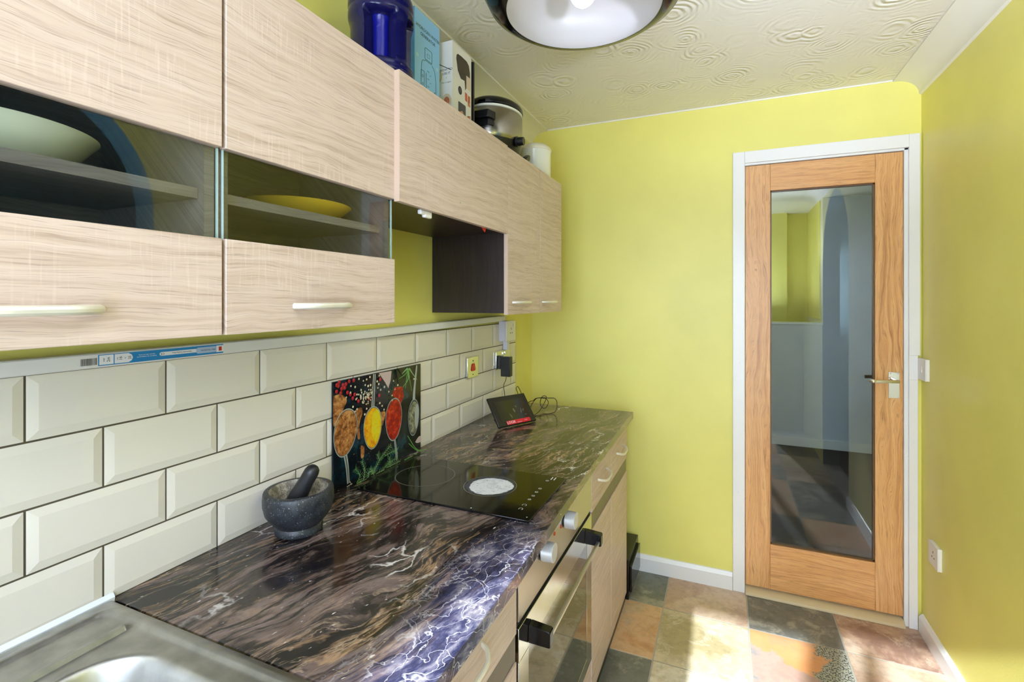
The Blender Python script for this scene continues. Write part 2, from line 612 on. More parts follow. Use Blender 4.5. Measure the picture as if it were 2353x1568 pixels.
def granite(name, base, spot, amount, light=None):
    t = NT(name)
    o = t.obj(False)
    n = t.noise(o, 380.0, 2)
    c = t.ramp(t.noise(o, 60.0, 3), [(0.35, col(*[q * 0.75 for q in base])), (0.65, col(*[q * 1.25 for q in base]))])
    c = t.mix(t.ramp(n, [(amount, (0, 0, 0)), (amount + 0.07, (1, 1, 1))]), c, col(*spot))
    return t.bsdf(c, 0.42, normal=t.bump(n, 0.1, 0.002))


M_granite = granite('dark_speckled_granite', (40, 43, 48), (168, 174, 178), 0.655)
M_graniteworn = granite('pale_worn_granite', (152, 144, 130), (96, 92, 84), 0.55)
M_pestle = granite('black_polished_granite', (26, 26, 30), (96, 98, 106), 0.70)

# ---------------------------------------------------------------- the room
WX, EX, NY, SY, CZ = -1.0, 0.759, 2.59, -0.75, 2.33   # left wall, right wall, far wall, rear wall, ceiling


def setting(ob, label, cat):
    return tag(ob, label, cat, kind='structure')


floor = setting(BX(WX, EX + 0.1205, SY - 0.12, NY + 0.11, -0.05, -0.0015).build('floor', M_fgrout), 'slate tiled kitchen floor with pale grout', 'floor')
gx = [-0.95, -0.6025, -0.2555, 0.092, 0.438, 0.759]
gy = [SY, -0.498, -0.147, 0.204, 0.555, 0.905, 1.256, 1.606, 1.957, 2.308, 2.59]
plan = {(1, 9): S_grey, (2, 9): S_pink, (3, 9): S_grey, (4, 9): S_brown,
        (1, 8): S_tan, (2, 8): S_olive, (3, 8): S_rust, (4, 8): S_pink,
        (1, 7): S_grey, (2, 7): S_olive, (3, 7): S_grey, (4, 7): S_tan,
        (2, 6): S_pink, (3, 6): S_tan, (4, 6): S_grey}
cyc = [S_grey, S_tan, S_olive, S_pink, S_brown, S_rust]
for j in range(len(gy) - 1):
    for i in range(1, 5):
        g = 0.0028
        x0, x1, y0, y1 = gx[i] + g, gx[i + 1] - g, gy[j] + g, gy[j + 1] - g
        if i == 4:
            x1 = EX - 0.001
        if j == 9:
            y1 = NY + 0.005
        c = ((x0 + x1) / 2, (y0 + y1) / 2, 0)
        b = MB().box(x0 - c[0], x1 - c[0], y0 - c[1], y1 - c[1], -0.0014, rnd.uniform(-0.0003, 0.0003))
        ft = b.build('floor_tile', plan.get((i, j), cyc[(i * 5 + j * 2) % 6]), None, (0, 0, 0), bevel=0.0012, seg=1)
        ft.parent = floor
        ft.location = c

wall_left = setting(BX(WX - 0.12, WX, SY, NY, 0, CZ).build('wall_left', M_lime), 'lime green left wall behind the cabinets and tiles', 'wall')
# grout bed and glazed metro tiles
BX(WX + 0.0005, -0.9895, -0.70, 2.337, 0.80, 1.273).build('grout_bed', M_grout, wall_left)
tz = [0.8640, 0.9628, 1.0643, 1.1688, 1.273]


def tile_mesh(L, h):
    b = MB()
    t0, t1, e = 0.0050, 0.0078, 0.014
    a, c = L / 2, h / 2
    vs = [(0, -a, -c), (0, a, -c), (0, a, c), (0, -a, c), (t0, -a, -c), (t0, a, -c), (t0, a, c), (t0, -a, c),
          (t1, -a + e, -c + e), (t1, a - e, -c + e), (t1, a - e, c - e), (t1, -a + e, c - e)]
    fs = [(4, 5, 9, 8), (5, 6, 10, 9), (6, 7, 11, 10), (7, 4, 8, 11), (8, 9, 10, 11), (0, 1, 5, 4), (1, 2, 6, 5), (2, 3, 7, 6), (3, 0, 4, 7)]
    b.add(vs, fs)
    return b


tile_cache = {}
for r in range(4):
    start = 0.3987 if r % 2 else 0.5031 - 0.2086
    if r == 3 or r == 1:
        start = 0.3987
    else:
        start = 0.5031
    k = -6
    while True:
        y0, y1 = start + k * 0.20855, start + (k + 1) * 0.20855
        k += 1
        if y1 < -0.6:
            continue
        if y0 > 2.33:
            break
        y1 = min(y1, 2.337)
        z0, z1 = tz[r], tz[r + 1]
        L, h = y1 - y0 - 0.0034, z1 - z0 - 0.0034
        if L < 0.03:
            continue
        key = (round(L, 3), round(h, 4))
        if key not in tile_cache:
            ob = tile_mesh(L, h).build('wall_tile', M_tile, None, (0, 0, 0), smooth=0)
            tile_cache[key] = ob.data
        else:
            ob = bpy.data.objects.new('wall_tile', tile_cache[key])
            scene.collection.objects.link(ob)
        ob.parent = wall_left
        ob.location = (-0.9935 + rnd.uniform(-0.0004, 0.0004), (y0 + y1) / 2, (z0 + z1) / 2)

wall_far = setting(MB().prism([(WX - 0.12, 0), (0.084, 0), (0.084, 2.0265), (0.702, 2.0265), (0.702, 0), (EX + 0.12, 0), (EX + 0.12, CZ), (WX - 0.12, CZ)],
                              'y', NY, NY + 0.11).build('wall_far', M_lime, smooth=0), 'lime green end wall around the glazed oak door', 'wall')
arch = [(SY, 0), (0.36, 0), (0.36, 1.75)]
for k in range(1, 24):
    a = math.pi * (1 - k / 24)
    arch.append((0.83 + 0.47 * math.cos(a), 1.75 + 0.47 * math.sin(a)))
arch += [(1.30, 1.75), (1.30, 0), (NY, 0), (NY, CZ), (SY, CZ)]
wall_right = setting(MB().prism(arch, 'x', EX, EX + 0.12).build('wall_right', [M_lime, wall_paint('teal_reveal_paint', (74, 116, 124))], smooth=0), 'lime green right wall with a round arched opening beside the viewer', 'wall')
for pg in wall_right.data.polygons:
    if abs(pg.normal.x) < 0.5 and 0.3 < pg.center.y < 1.35 and 0 < pg.center.z < 2.25:
        pg.material_index = 1
rear = MB()
for q in [(WX - 0.12, -0.72), (-0.25, -0.135), (0.345, EX + 0.12)]:
    rear.box(q[0], q[1], SY - 0.12, SY, 0, CZ)
rear.box(-0.72, -0.25, SY - 0.12, SY, 0, 1.05)
rear.box(-0.72, -0.25, SY - 0.12, SY, 2.066, CZ)
rear.box(-0.135, 0.345, SY - 0.12, SY, 2.124, CZ)
wall_rear = setting(rear.build('wall_rear', M_lime, smooth=0), 'lime green wall behind the viewer with window and back door', 'wall')
ceiling = setting(BX(WX - 0.12, EX + 0.12, SY - 0.12, NY + 0.11, CZ, CZ + 0.05).build('ceiling', M_ceiling), 'off-white ceiling with swirled plaster texture', 'ceiling')


def cove(xw, sgn, name, label):
    prof = [(xw, CZ), (xw, 2.252)]
    for k in range(9):
        a = k / 8 * math.pi / 2
        prof.append((xw + sgn * (0.008 + 0.080 * (1 - math.cos(a))), 2.258 + 0.064 * math.sin(a)))
    prof += [(xw + sgn * 0.098, 2.3225), (xw + sgn * 0.098, CZ)]
    return setting(MB().prism(prof, 'y', SY, NY).build(name, M_cove, smooth=40), label, 'coving')


cove(WX, 1, 'trim_1', 'white concave coving above the wall cabinets')
cove(EX, -1, 'trim_2', 'white concave coving along the right wall')

setting(MB().prism([(NY, 0), (NY - 0.015, 0), (NY - 0.015, 0.065), (NY - 0.006, 0.082), (NY, 0.084)], 'x', WX, 0.0330).build('baseboard_far', M_white, smooth=0), 'white skirting board below the end wall', 'skirting board')
setting(MB().prism([(EX, 0), (EX - 0.015, 0), (EX - 0.015, 0.062), (EX - 0.006, 0.074), (EX, 0.076)], 'y', 1.302, NY - 0.02).build('baseboard_right', M_white, smooth=0), 'white skirting board below the right wall', 'skirting board')

setting(BX(-0.912, 0.660, NY - 0.0035, NY, CZ - 0.006, CZ).build('trim_6', M_cove), 'thin white line where the ceiling meets the end wall', 'sealant line')
# door lining and architrave
fr = MB()
fr.box(0.034, 0.0857, NY - 0.015, NY, 0, 2.088)
fr.box(0.7133, 0.7515, NY - 0.015, NY, 1.153, 2.088)
fr.box(0.7133, 0.7440, NY - 0.015, NY, 0, 1.050)
fr.box(0.7133, 0.7440, NY - 0.015, NY, 1.050, 1.153)
fr.box(0.0857, 0.7133, NY - 0.015, NY, 2.0335, 2.088)
fr.box(0.084, 0.0872, NY, NY + 0.11, 0, 2.0265)
fr.box(0.6985, 0.7133, NY - 0.006, NY + 0.0, 0, 2.0335)
fr.box(0.6985, 0.7020, NY, NY + 0.11, 0, 2.0265)
fr.box(0.0857, 0.7133, NY - 0.006, NY + 0.0, 2.0235, 2.0335)
fr.box(0.084, 0.702, NY, NY + 0.11, 2.0235, 2.0265)
setting(fr.build('trim_3', M_white, bevel=0.0025), 'white painted architrave around the oak door', 'door frame')

# ---------------------------------------------------------------- glazed oak door
door = tag(thing('door_1', 'narrow oak veneer door with one tall clear glass pane', 'door', (0.39, NY, 0)), 'narrow oak veneer door with one tall clear glass pane', 'door', kind='structure')
D0, D1 = NY + 0.0005, NY + 0.0355
BX(0.0887, 0.1938, D0, D1, 0.036, 2.0205).build('stile', M_oakv, door, bevel=0.0012)
BX(0.5986, 0.6970, D0, D1, 0.036, 2.0205).build('stile', M_oakv, door, bevel=0.0012)
BX(0.1940, 0.5984, D0, D1, 1.8975, 2.0205).build('rail', M_oakh, door, bevel=0.0012)
BX(0.1940, 0.5984, D0, D1, 0.036, 0.2446).build('rail', M_oakh, door, bevel=0.0012)
be = MB()
for q in [(0.1940, 0.2000, 0.2446, 1.8975), (0.5924, 0.5984, 0.2446, 1.8975), (0.1940, 0.5984, 0.2446, 0.2506), (0.1940, 0.5984, 1.8915, 1.8975)]:
    be.box(q[0], q[1], NY + 0.010, NY + 0.028, q[2], q[3])
be.build('glazing_bead', M_bead, door)
BX(0.1985, 0.5940, NY + 0.0165, NY + 0.0215, 0.249, 1.893).build('glass_pane', M_glass, door)
hd = BX(0.6457, 0.6841, NY - 0.0025, NY + 0.0004, 0.9655, 1.0765).build('handle_plate', M_chrome, door, bevel=0.0008)
lv = MB()
lv.cyl((0.668, NY - 0.002, 1.0425), (0.668, NY - 0.044, 1.0425), 0.008)
lv.tube(catmull([(0.672, NY - 0.043, 1.0425), (0.650, NY - 0.046, 1.0425), (0.615, NY - 0.048, 1.041), (0.590, NY - 0.048, 1.0400)]), 0.0075, 10)
lv.tube(catmull([(0.590, NY - 0.048, 1.0400), (0.582, NY - 0.048, 1.0400), (0.5735, NY - 0.046, 1.0405), (0.568, NY - 0.042, 1.0410)]), [0.0075, 0.0077, 0.0078, 0.008, 0.0082, 0.0084, 0.0085, 0.0085, 0.0083, 0.008, 0.0078, 0.0075, 0.007, 0.0068, 0.0062, 0.006, 0.0055, 0.005, 0.004], 10)
lv.build('handle_lever', M_chrome, hd)
for zz in (0.9705, 1.0715):
    for xx in (0.6515, 0.6785):
        sc = MB().lathe([(0.0, 0.0), (0.003, 0.0), (0.0025, 0.0012), (0.0, 0.0014)], (0, 0, 0), 10).build('screw', M_steel, hd)
        sc.data.transform(Matrix.Translation(Vector((xx, NY - 0.0025, zz)) - OFF[door]) @ Matrix.Rotation(R(90), 4, 'X') @ Matrix.Translation(OFF[door]))
back = MB()
back.box(0.6457, 0.6841, NY + 0.036, NY + 0.039, 0.9655, 1.0765)
back.cyl((0.668, NY + 0.038, 1.0425), (0.668, NY + 0.085, 1.0425), 0.008)
back.tube(catmull([(0.672, NY + 0.082, 1.0425), (0.62, NY + 0.088, 1.042), (0.580, NY + 0.088, 1.040)]), 0.0078, 10)
back.build('rear_handle', M_black, door)
setting(MB().prism([(NY - 0.032, 0.0005), (NY + 0.06, 0.0005), (NY + 0.06, 0.024), (NY - 0.012, 0.024), (NY - 0.030, 0.012)], 'x', 0.0875, 0.6980).build('trim_4', M_beige, bevel=0.002), 'beige threshold strip under the oak door', 'threshold')

# ---------------------------------------------------------------- rear window, back door and rooms beyond
def glazing(name, x0, x1, z0, z1, label, cat, w=0.045):
    root = tag(thing(name, label, cat, ((x0 + x1) / 2, SY - 0.06, z0)), label, cat, kind='structure')
    b = MB()
    b.box(x0, x0 + 0.004, SY - 0.10, SY - 0.05, z0, z1)
    b.box(x1 - 0.004, x1, SY - 0.10, SY - 0.05, z0, z1)
    b.box(x0, x1, SY - 0.10, SY - 0.05, z0, z0 + w)
    b.box(x0, x1, SY - 0.10, SY - 0.05, z1 - 0.004, z1)
    b.build('frame', M_white, root)
    BX(x0 + 0.004, x1 - 0.004, SY - 0.080, SY - 0.075, z0 + w, z1 - 0.004).build('glass_pane', M_glass, root)


glazing('window_1', -0.72, -0.25, 1.05, 2.066, 'rear kitchen window behind the viewer', 'window')
glazing('door_2', -0.135, 0.345, 0.02, 2.124, 'glazed back door behind the viewer', 'door')

setting(BX(-0.7, 1.7, NY + 0.112, 7.0, -0.05, 0.004).build('floor_hall', M_carpet), 'dark brown hall floor beyond the glass door', 'floor')
setting(BX(-0.7, 1.7, NY + 0.112, 7.0, CZ, CZ + 0.05).build('ceiling_hall', M_cove), 'white hall ceiling beyond the glass door', 'ceiling')
hw = MB()
hw.box(-0.7, 0.83, 5.34, 5.44, 0.004, 1.150)
setting(hw.build('wall_hall_low', M_whitewall), 'white half-height wall at the end of the hall', 'wall')
setting(BX(-0.7, 0.832, 5.325, 5.455, 1.1505, 1.172).build('trim_5', M_white, bevel=0.003), 'white capping on the half-height hall wall', 'capping')
setting(BX(0.832, 1.7, 5.34, 7.0, 0.004, CZ).build('wall_hall_end', [M_whitewall], smooth=0), 'tall pale grey wall right of the half-height hall wall', 'wall')
setting(BX(0.826, 0.8315, 5.46, 7.0, 1.2, CZ).build('wall_stair_right', M_lime, smooth=0), 'lime side wall of the stairwell', 'wall')
st = MB().box(-0.7, 0.62, 6.12, 6.3, 0.004, CZ).box(0.62, 0.826, 6.22, 6.3, 0.004, CZ)
setting(st.build('wall_stair_back', M_lime, smooth=0), 'lime back wall of the stairwell beyond the hall', 'wall')
setting(BX(-0.82, -0.7, NY + 0.112, 7.0, 0.004, CZ).build('wall_hall_left', M_lime), 'lime left wall of the hall', 'wall')
setting(BX(1.7, 1.82, NY + 0.112, 7.0, 0.004, CZ).build('wall_hall_right', M_whitewall), 'pale right wall of the hall', 'wall')
setting(BX(-0.7, 1.7, 5.325, 5.3395, 0.0045, 0.085).build('baseboard_hall', M_white), 'white skirting at the end of the hall', 'skirting board')
setting(BX(EX + 0.121, 2.7, SY, 2.4, -0.05, 0.0).build('floor_dining', M_carpet), 'floor of the dim room beyond the arch', 'floor')
dr = MB()
dr.box(2.7, 2.8, SY, 2.4, 0, CZ)
dr.box(EX + 0.121, 2.8, 2.4, 2.5, 0, CZ)
dr.box(EX + 0.121, 2.8, SY - 0.1, SY, 0, CZ)
dr.box(EX + 0.121, 2.8, SY - 0.1, 2.5, CZ, CZ + 0.05)
setting(dr.build('wall_dining', M_dining, smooth=0), 'dim blue grey room shell beyond the arch', 'wall')

gp = thing('shadow_post', 'slim unseen post added outside the back door to cast a floor shadow', 'post', (-0.122, -1.23, 0))  # added out of view for the narrow shadow on the floor
MB().box(-0.152, -0.092, -1.26, -1.20, 0.0, 2.285).build('shadow_post_shaft', M_white, gp)
MB().box(-0.154, -0.090, -1.262, -1.198, 2.2855, 2.300).build('shadow_post_cap', M_white, gp)
# ---------------------------------------------------------------- wall cabinets
XN, XF = -0.7087, -0.6935      # faces of the near doors and of the far doors


def bow(parent, x, y0, y1, z, drop=0.0, r=0.0048, out=0.028, mat=None, flatten=1.0):
    pts = [(x - 0.001, y0, z), (x + out * 0.55, y0 + 0.008, z - drop * 0.3), (x + out * 0.95, y0 + 0.030, z - drop * 0.8),
           (x + out, (y0 + y1) / 2, z - drop), (x + out * 0.95, y1 - 0.030, z - drop * 0.8), (x + out * 0.55, y1 - 0.008, z - drop * 0.3), (x - 0.001, y1, z)]
    return MB().tube(catmull(pts, 5), r, 10).build('handle', mat or M_pale, parent)


def flap_cabinet(y0, y1, label):
    root = thing('wall_cabinet', label, 'wall cabinet', (-0.86, (y0 + y1) / 2, 1.34), 'wall cabinets with a glass strip')
    a, b = y0 + 0.0005, y1 - 0.0005
    c = MB()
    c.box(-0.9995, -0.727, a, a + 0.016, 1.340, 1.918)
    c.box(-0.9995, -0.727, b - 0.016, b, 1.340, 1.918)
    c.box(-0.9995, -0.727, a + 0.016, b - 0.016, 1.340, 1.356)
    c.box(-0.9995, -0.727, a + 0.016, b - 0.016, 1.902, 1.918)
    c.box(-0.9995, -0.990, a + 0.016, b - 0.016, 1.356, 1.902)
    c.build('carcass', M_wengein, root)
    BX(-0.989, -0.740, a + 0.017, b - 0.017, 1.5440, 1.5600).build('shelf', M_wengein, root)
    d = MB().box(XN - 0.016, XN, y0, y1, 1.6235, 1.9280)
    d.build('upper_door_panel', M_sonoma, root, bevel=0.0012)
    BX(XN - 0.0125, XN - 0.0085, y0 + 0.0015, y1 - 0.0015, 1.4700, 1.6360).build('glass_strip', [M_cabglass], root)
    for yy in (y0 + 0.0008, y1 - 0.0022):
        BX(XN - 0.0126, XN - 0.0084, yy, yy + 0.0014, 1.4840, 1.6225).build('glass_edge', M_glassedge, root)
    ld = BX(XN - 0.016, XN, y0, y1, 1.3345, 1.4835).build('lower_door_panel', M_sonoma, root, bevel=0.0012)
    m = (y0 + y1) / 2 - 0.012
    bow(root, XN, m - 0.068, m + 0.062, 1.3775, 0.0, 0.0060, 0.030)
    return root


flap_cabinet(0.0930, 0.5185, 'light oak wall cabinet with glass strip, nearest the viewer, with a white dish inside')
flap_cabinet(0.5245, 0.9495, 'light oak wall cabinet with glass strip holding the yellow plate')

br = thing('wall_cabinet', 'short light oak wall cabinet above the gap over the hob', 'wall cabinet', (-0.86, 1.26, 1.62))
c = MB()
c.box(-0.9995, -0.7095, 0.9500, 0.966, 1.6205, 1.915)
c.box(-0.9995, -0.7095, 1.549, 1.5645, 1.6205, 1.915)
c.box(-0.9995, -0.7095, 0.966, 1.549, 1.6205, 1.6365)
c.box(-0.9995, -0.7095, 0.966, 1.549, 1.899, 1.915)
c.build('carcass', M_wenge, br)
d = BX(XF - 0.0152, XF, 0.9470, 1.5680, 1.6180, 1.9245).build('door', M_sonoma, br, bevel=0.001)
BX(XF - 0.0150, XF - 0.0002, 0.9462, 0.9469, 1.6182, 1.9243).build('edging', M_edge, br)
tape = MB().box(-0.722, -0.7100, 1.060, 1.083, 1.6080, 1.6200).box(-0.722, -0.7100, 1.080, 1.112, 1.6020, 1.6200)
tape.build('door_catch', M_plastic, br, bevel=0.003)
MB().prism([(1.400, 1.6200), (1.432, 1.6200), (1.424, 1.6060)], 'x', -0.7125, -0.7100).build('red_tag', M_red, br)
MB().lathe([(0.0, 0.0), (0.004, 0.0), (0.003, 0.0015), (0, 0.002)], (0, 0, 0), 10).build('screw_cover', M_steel, br).data.transform(
    Matrix.Translation(Vector((XF, 1.232, 1.6680)) - OFF[br]) @ Matrix.Rotation(R(90), 4, 'Y') @ Matrix.Translation(OFF[br]))

tc = thing('wall_cabinet', 'tall light oak wall cabinet with two doors beside the end wall', 'wall cabinet', (-0.86, 1.87, 1.34))
c = MB()
c.box(-0.9995, -0.7095, 1.5815, 2.1785, 1.3405, 1.3565)
c.box(-0.9995, -0.7095, 1.5815, 2.1785, 1.899, 1.915)
c.box(-0.9995, -0.7095, 2.1625, 2.1785, 1.3565, 1.899)
c.box(-0.9995, -0.9900, 1.5815, 2.1625, 1.3565, 1.899)
c.build('carcass', M_wenge, tc)
BX(-0.9995, -0.7095, 1.5653, 1.5813, 1.3405, 1.915).build('side_panel', M_wengev, tc)
for y0, y1, hy in ((1.5690, 1.8915, 1.680), (1.8955, 2.1797, 1.990)):
    d = BX(XF - 0.0152, XF, y0, y1, 1.3350, 1.9205).build('door', M_sonoma, tc, bevel=0.001)
    bow(d, XF, hy - 0.070, hy + 0.070, 1.3785, 0.0, 0.0050, 0.026, M_pale)
BX(XF - 0.0150, XF - 0.0002, 1.5682, 1.5689, 1.3352, 1.9200).build('edging', M_edge, tc)

# ---------------------------------------------------------------- worktop and base units
wt = MB()
TOP = 0.8647
poly = [(-0.989, 0.5160), (-0.9889, 2.333), (-0.3925, 2.333), (-0.3880, 1.60), (-0.3780, 1.20), (-0.3650, 0.85), (-0.3640, 0.5160), (-0.3640, -0.70), (-0.44, -0.70), (-0.44, 0.5160)]
wt.prism(poly, 'z', TOP - 0.030, TOP)
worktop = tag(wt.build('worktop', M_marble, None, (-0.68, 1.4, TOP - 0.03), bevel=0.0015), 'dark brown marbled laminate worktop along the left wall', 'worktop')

XB = -0.415
GAPZ = TOP - 0.0310


def drawer_door(root, y0, y1, with_door=True):
    d = BX(XB - 0.016, XB, y0, y1, 0.6640, 0.8120).build('drawer', M_sonoma, root, bevel=0.001)
    m = (y0 + y1) / 2
    bow(d, XB, m - 0.066, m + 0.066, 0.7480, 0.012, 0.0050, 0.026, M_pale)
    if with_door:
        BX(XB - 0.016, XB, y0, y1, 0.0430, 0.6030).build('door', M_sonoma, root, bevel=0.001)


def base_carcass(root, y0, y1):
    c = MB()
    c.box(-0.97, XB - 0.017, y0, y0 + 0.016, 0.06, GAPZ)
    c.box(-0.97, XB - 0.017, y1 - 0.016, y1, 0.06, GAPZ)
    c.box(-0.97, XB - 0.017, y0 + 0.016, y1 - 0.016, 0.06, 0.076)
    c.box(-0.97, -0.96, y0 + 0.016, y1 - 0.016, 0.076, GAPZ)
    c.build('carcass', M_wenge, root)
    BX(XB - 0.016, XB - 0.003, y0, y1, 0.6035, 0.6635).build('rail', M_band, root)
    BX(XB - 0.0165, XB - 0.0065, y0, y1, 0.0005, 0.0500).build('plinth', M_wenge, root)


bf = thing('base_cabinet', 'light oak base cabinet with two drawers over two doors beside the black box', 'base cabinet', (-0.69, 1.965, 0))
base_carcass(bf, 1.6440, 2.2870)
drawer_door(bf, 1.6440, 1.9500)
drawer_door(bf, 1.9570, 2.2870)
bn = thing('base_cabinet', 'light oak drawer base cabinet between sink and oven', 'base cabinet', (-0.69, 0.76, 0))
base_carcass(bn, 0.5240, 0.9850)
drawer_door(bn, 0.5240, 0.9850)

# ---------------------------------------------------------------- oven
ov = thing('oven', 'built-in stainless steel oven with mirrored glass door below the hob', 'oven', (-0.69, 1.317, 0))
O0, O1 = 0.9980, 1.6400
BX(-0.95, XB - 0.024, O0 + 0.004, O1 - 0.004, 0.06, GAPZ).build('body', M_dark, ov)
pn = BX(XB - 0.022, XB, O0, O1, 0.6800, 0.8300).build('control_panel', M_steel, ov, bevel=0.0012)
BX(XB - 0.022, XB - 0.006, O0, O1, 0.6660, 0.6795).build('vent_slot', M_dark, ov)
M_mirror = flat('mirrored_steel', (198, 196, 190), 0.12, 1.0)
t = NT('smoked_oven_glass')
M_ovenglass = t.bsdf(col(12, 12, 12), 0.03, spec=0.9)
M_ovenglass.node_tree.nodes['Principled BSDF'].inputs['Coat Weight'].default_value = 1.0
dr_ = MB()
dr_.box(XB - 0.022, XB, O0, O1, 0.5900, 0.6650)
dr_.box(XB - 0.022, XB, O0, O0 + 0.060, 0.1700, 0.5898)
dr_.box(XB - 0.022, XB, O1 - 0.060, O1, 0.1700, 0.5898)
dr_.box(XB - 0.022, XB, O0 + 0.06, O1 - 0.06, 0.1700, 0.2100)
od = dr_.build('oven_door', M_mirror, ov, bevel=0.001)
BX(XB - 0.021, XB - 0.0006, O0 + 0.0605, O1 - 0.0605, 0.2105, 0.5895).build('door_glass', M_ovenglass, od)
BX(XB - 0.022, XB - 0.003, O0, O1, 0.0450, 0.1650).build('lower_panel', M_sonoma, ov)
BX(XB - 0.0165, XB - 0.0065, O0, O1, 0.0005, 0.0445).build('plinth', M_wenge, ov)
hb = MB()
hb.box(-0.3760, -0.3660, 1.0790, 1.5520, 0.6080, 0.6180)
hb.build('handle_bar', M_steel, od, bevel=0.002)
M_knob = flat('silver_knob', (206, 206, 206), 0.32, 0.35)
M_bracket = flat('deep_black_plastic', (7, 7, 8), 0.22, 0.0, 0.3)
for y0, y1 in ((1.0540, 1.0785), (1.5525, 1.5770)):
    b = MB().prism([(XB + 0.0003, 0.600), (-0.3640, 0.600), (-0.3620, 0.602), (-0.3620, 0.634), (-0.3660, 0.637), (XB + 0.0003, 0.641)], 'y', y0, y1)
    b.build('handle_bracket', M_bracket, od, bevel=0.0015)
for yk in (1.1480, 1.3380):
    kb = MB().cyl((XB + 0.0003, yk, 0.7690), (XB + 0.004, yk, 0.7690), 0.0215, m=1).cyl((XB + 0.0038, yk, 0.7690), (XB + 0.0330, yk, 0.7690), 0.0240, 0.0230, 32)
    kb.build('control_knob', [M_knob, M_gloss], ov, bevel=0.001)
lamp_m = flat('orange_pilot_lens', (190, 60, 24), 0.2)
for yk, zk in ((1.2430, 0.7690), (1.2990, 0.7640)):
    MB().lathe([(0, 0), (0.0055, 0), (0.0045, 0.0022), (0, 0.003)], (0, 0, 0), 14).build('pilot_light', lamp_m, ov).data.transform(
        Matrix.Translation(Vector((XB, yk, zk)) - OFF[ov]) @ Matrix.Rotation(R(90), 4, 'Y') @ Matrix.Translation(OFF[ov]))

# ---------------------------------------------------------------- hob
hob = thing('hob', 'black glass two-zone hob set into the worktop', 'hob', (-0.675, 1.225, TOP))
HT = 0.8705
BX(-0.9290, -0.4215, 1.0747, 1.3760, TOP + 0.0004, HT).build('glass_plate', M_gloss, hob, bevel=0.0012)
M_ring = flat('grey_ring_print', (120, 120, 116), 0.4)
M_residue = None


def annulus(b, cx, cy, r0, r1, z, seg=64, m=0, a0=0.0, a1=2 * math.pi):
    n = seg
    vs = []
    for k in range(n + 1):
        a = a0 + (a1 - a0) * k / n
        for r in (r0, r1):
            vs.append((cx + r * math.cos(a), cy + r * math.sin(a), z))
    return b.add(vs, [(2 * k, 2 * k + 1, 2 * k + 3, 2 * k + 2) for k in range(n)], m)


rg = MB()
for cx, cy, r in ((-0.8110, 1.2325, 0.0865), (-0.6000, 1.2350, 0.0735)):
    annulus(rg, cx, cy, r - 0.0009, r + 0.0009, HT + 0.00025)
rg.build('zone_ring', M_ring, hob, smooth=0)
t = NT('burnt_white_residue')
o = t.obj(False)
n1 = t.noise(o, 60.0, 4, 0.6)
n2 = t.noise(o, 130.0, 3)
c1 = t.ramp(n1, [(0.3, col(196, 198, 206)), (0.55, col(226, 228, 234)), (0.75, col(206, 206, 204))])
c1 = t.mix(t.ramp(n2, [(0.30, (1, 1, 1)), (0.36, (0, 0, 0))]), c1, col(40, 40, 42))
M_residue = t.bsdf(c1, 0.6)
t = NT('grey_scorch')
M_scorch = t.bsdf(col(70, 72, 78), 0.5)
pts, pts2 = [], []
for k in range(72):
    a = 2 * math.pi * k / 72
    rr = 0.061 * (1 + 0.035 * math.sin(3 * a + 0.5) + 0.012 * math.sin(7 * a) + 0.012 * math.sin(17 * a + 1) + 0.008 * math.sin(29 * a) - 0.06 * max(0, math.cos(a - 2.4)) ** 4)
    pts.append((-0.597 + rr * math.cos(a), 1.2340 + rr * math.sin(a), HT + 0.0005))
    r2 = 0.0695 * (1 + 0.012 * math.sin(9 * a))
    pts2.append((-0.600 + r2 * math.cos(a), 1.2350 + r2 * math.sin(a), HT + 0.0003))
MB().add(pts2, [tuple(range(72))]).build('scorch_mark', M_scorch, hob, smooth=0)
MB().add(pts, [tuple(range(72))]).build('white_residue', M_residue, hob, smooth=0)
ct = MB()
for cx, cy in [(-0.4667, 1.3341), (-0.4655, 1.2707), (-0.4659, 1.2441), (-0.4647, 1.217), (-0.4654, 1.1909)]:
    annulus(ct, cx, cy, 0.0036, 0.0044, HT + 0.0003, 20)
    ct.box(cx - 0.0020, cx + 0.0020, cy - 0.0004, cy + 0.0004, HT + 0.0002, HT + 0.0003)
for cx, cy in [(-0.4644, 1.1536), (-0.4641, 1.1289)]:
    annulus(ct, cx, cy, 0.0048, 0.0057, HT + 0.0003, 24, 0, R(-60), R(230))
ct.box(-0.4610, -0.4590, 1.345, 1.366, HT + 0.0002, HT + 0.0003)
ct.box(-0.4520, -0.4495, 1.345, 1.366, HT + 0.0002, HT + 0.0003)
annulus(ct, -0.5795, 1.0845, 0.0, 0.0022, HT + 0.0003, 12)
annulus(ct, -0.4331, 1.0913, 0.0, 0.0016, HT + 0.0003, 12)
ct.build('touch_controls', M_whiteprint, hob, smooth=0)['kind'] = 'stuff'

# ---------------------------------------------------------------- sink
t = NT('worn_stainless_sink')
o = t.obj(False)
n = t.noise(t.vec(*[t.math('MULTIPLY', q, k) for q, k in zip(t.xyz(o), (14.0, 90.0, 60.0))]), 1.0, 4)
M_sink = t.bsdf(t.ramp(t.noise(o, 30.0, 4), [(0.3, col(166, 165, 160)), (0.7, col(192, 191, 187))]), t.math('MULTIPLY_ADD', n, 0.2, 0.30), 1.0)


def sstep(a, b, x):
    q = max(0.0, min(1.0, (x - a) / (b - a)))
    return q * q * (3 - 2 * q)


def rrect(x, y, x0, x1, y0, y1, r):
    qx = abs(x - (x0 + x1) / 2) - (x1 - x0) / 2 + r
    qy = abs(y - (y0 + y1) / 2) - (y1 - y0) / 2 + r
    return min(max(qx, qy), 0) + math.hypot(max(qx, 0), max(qy, 0)) - r


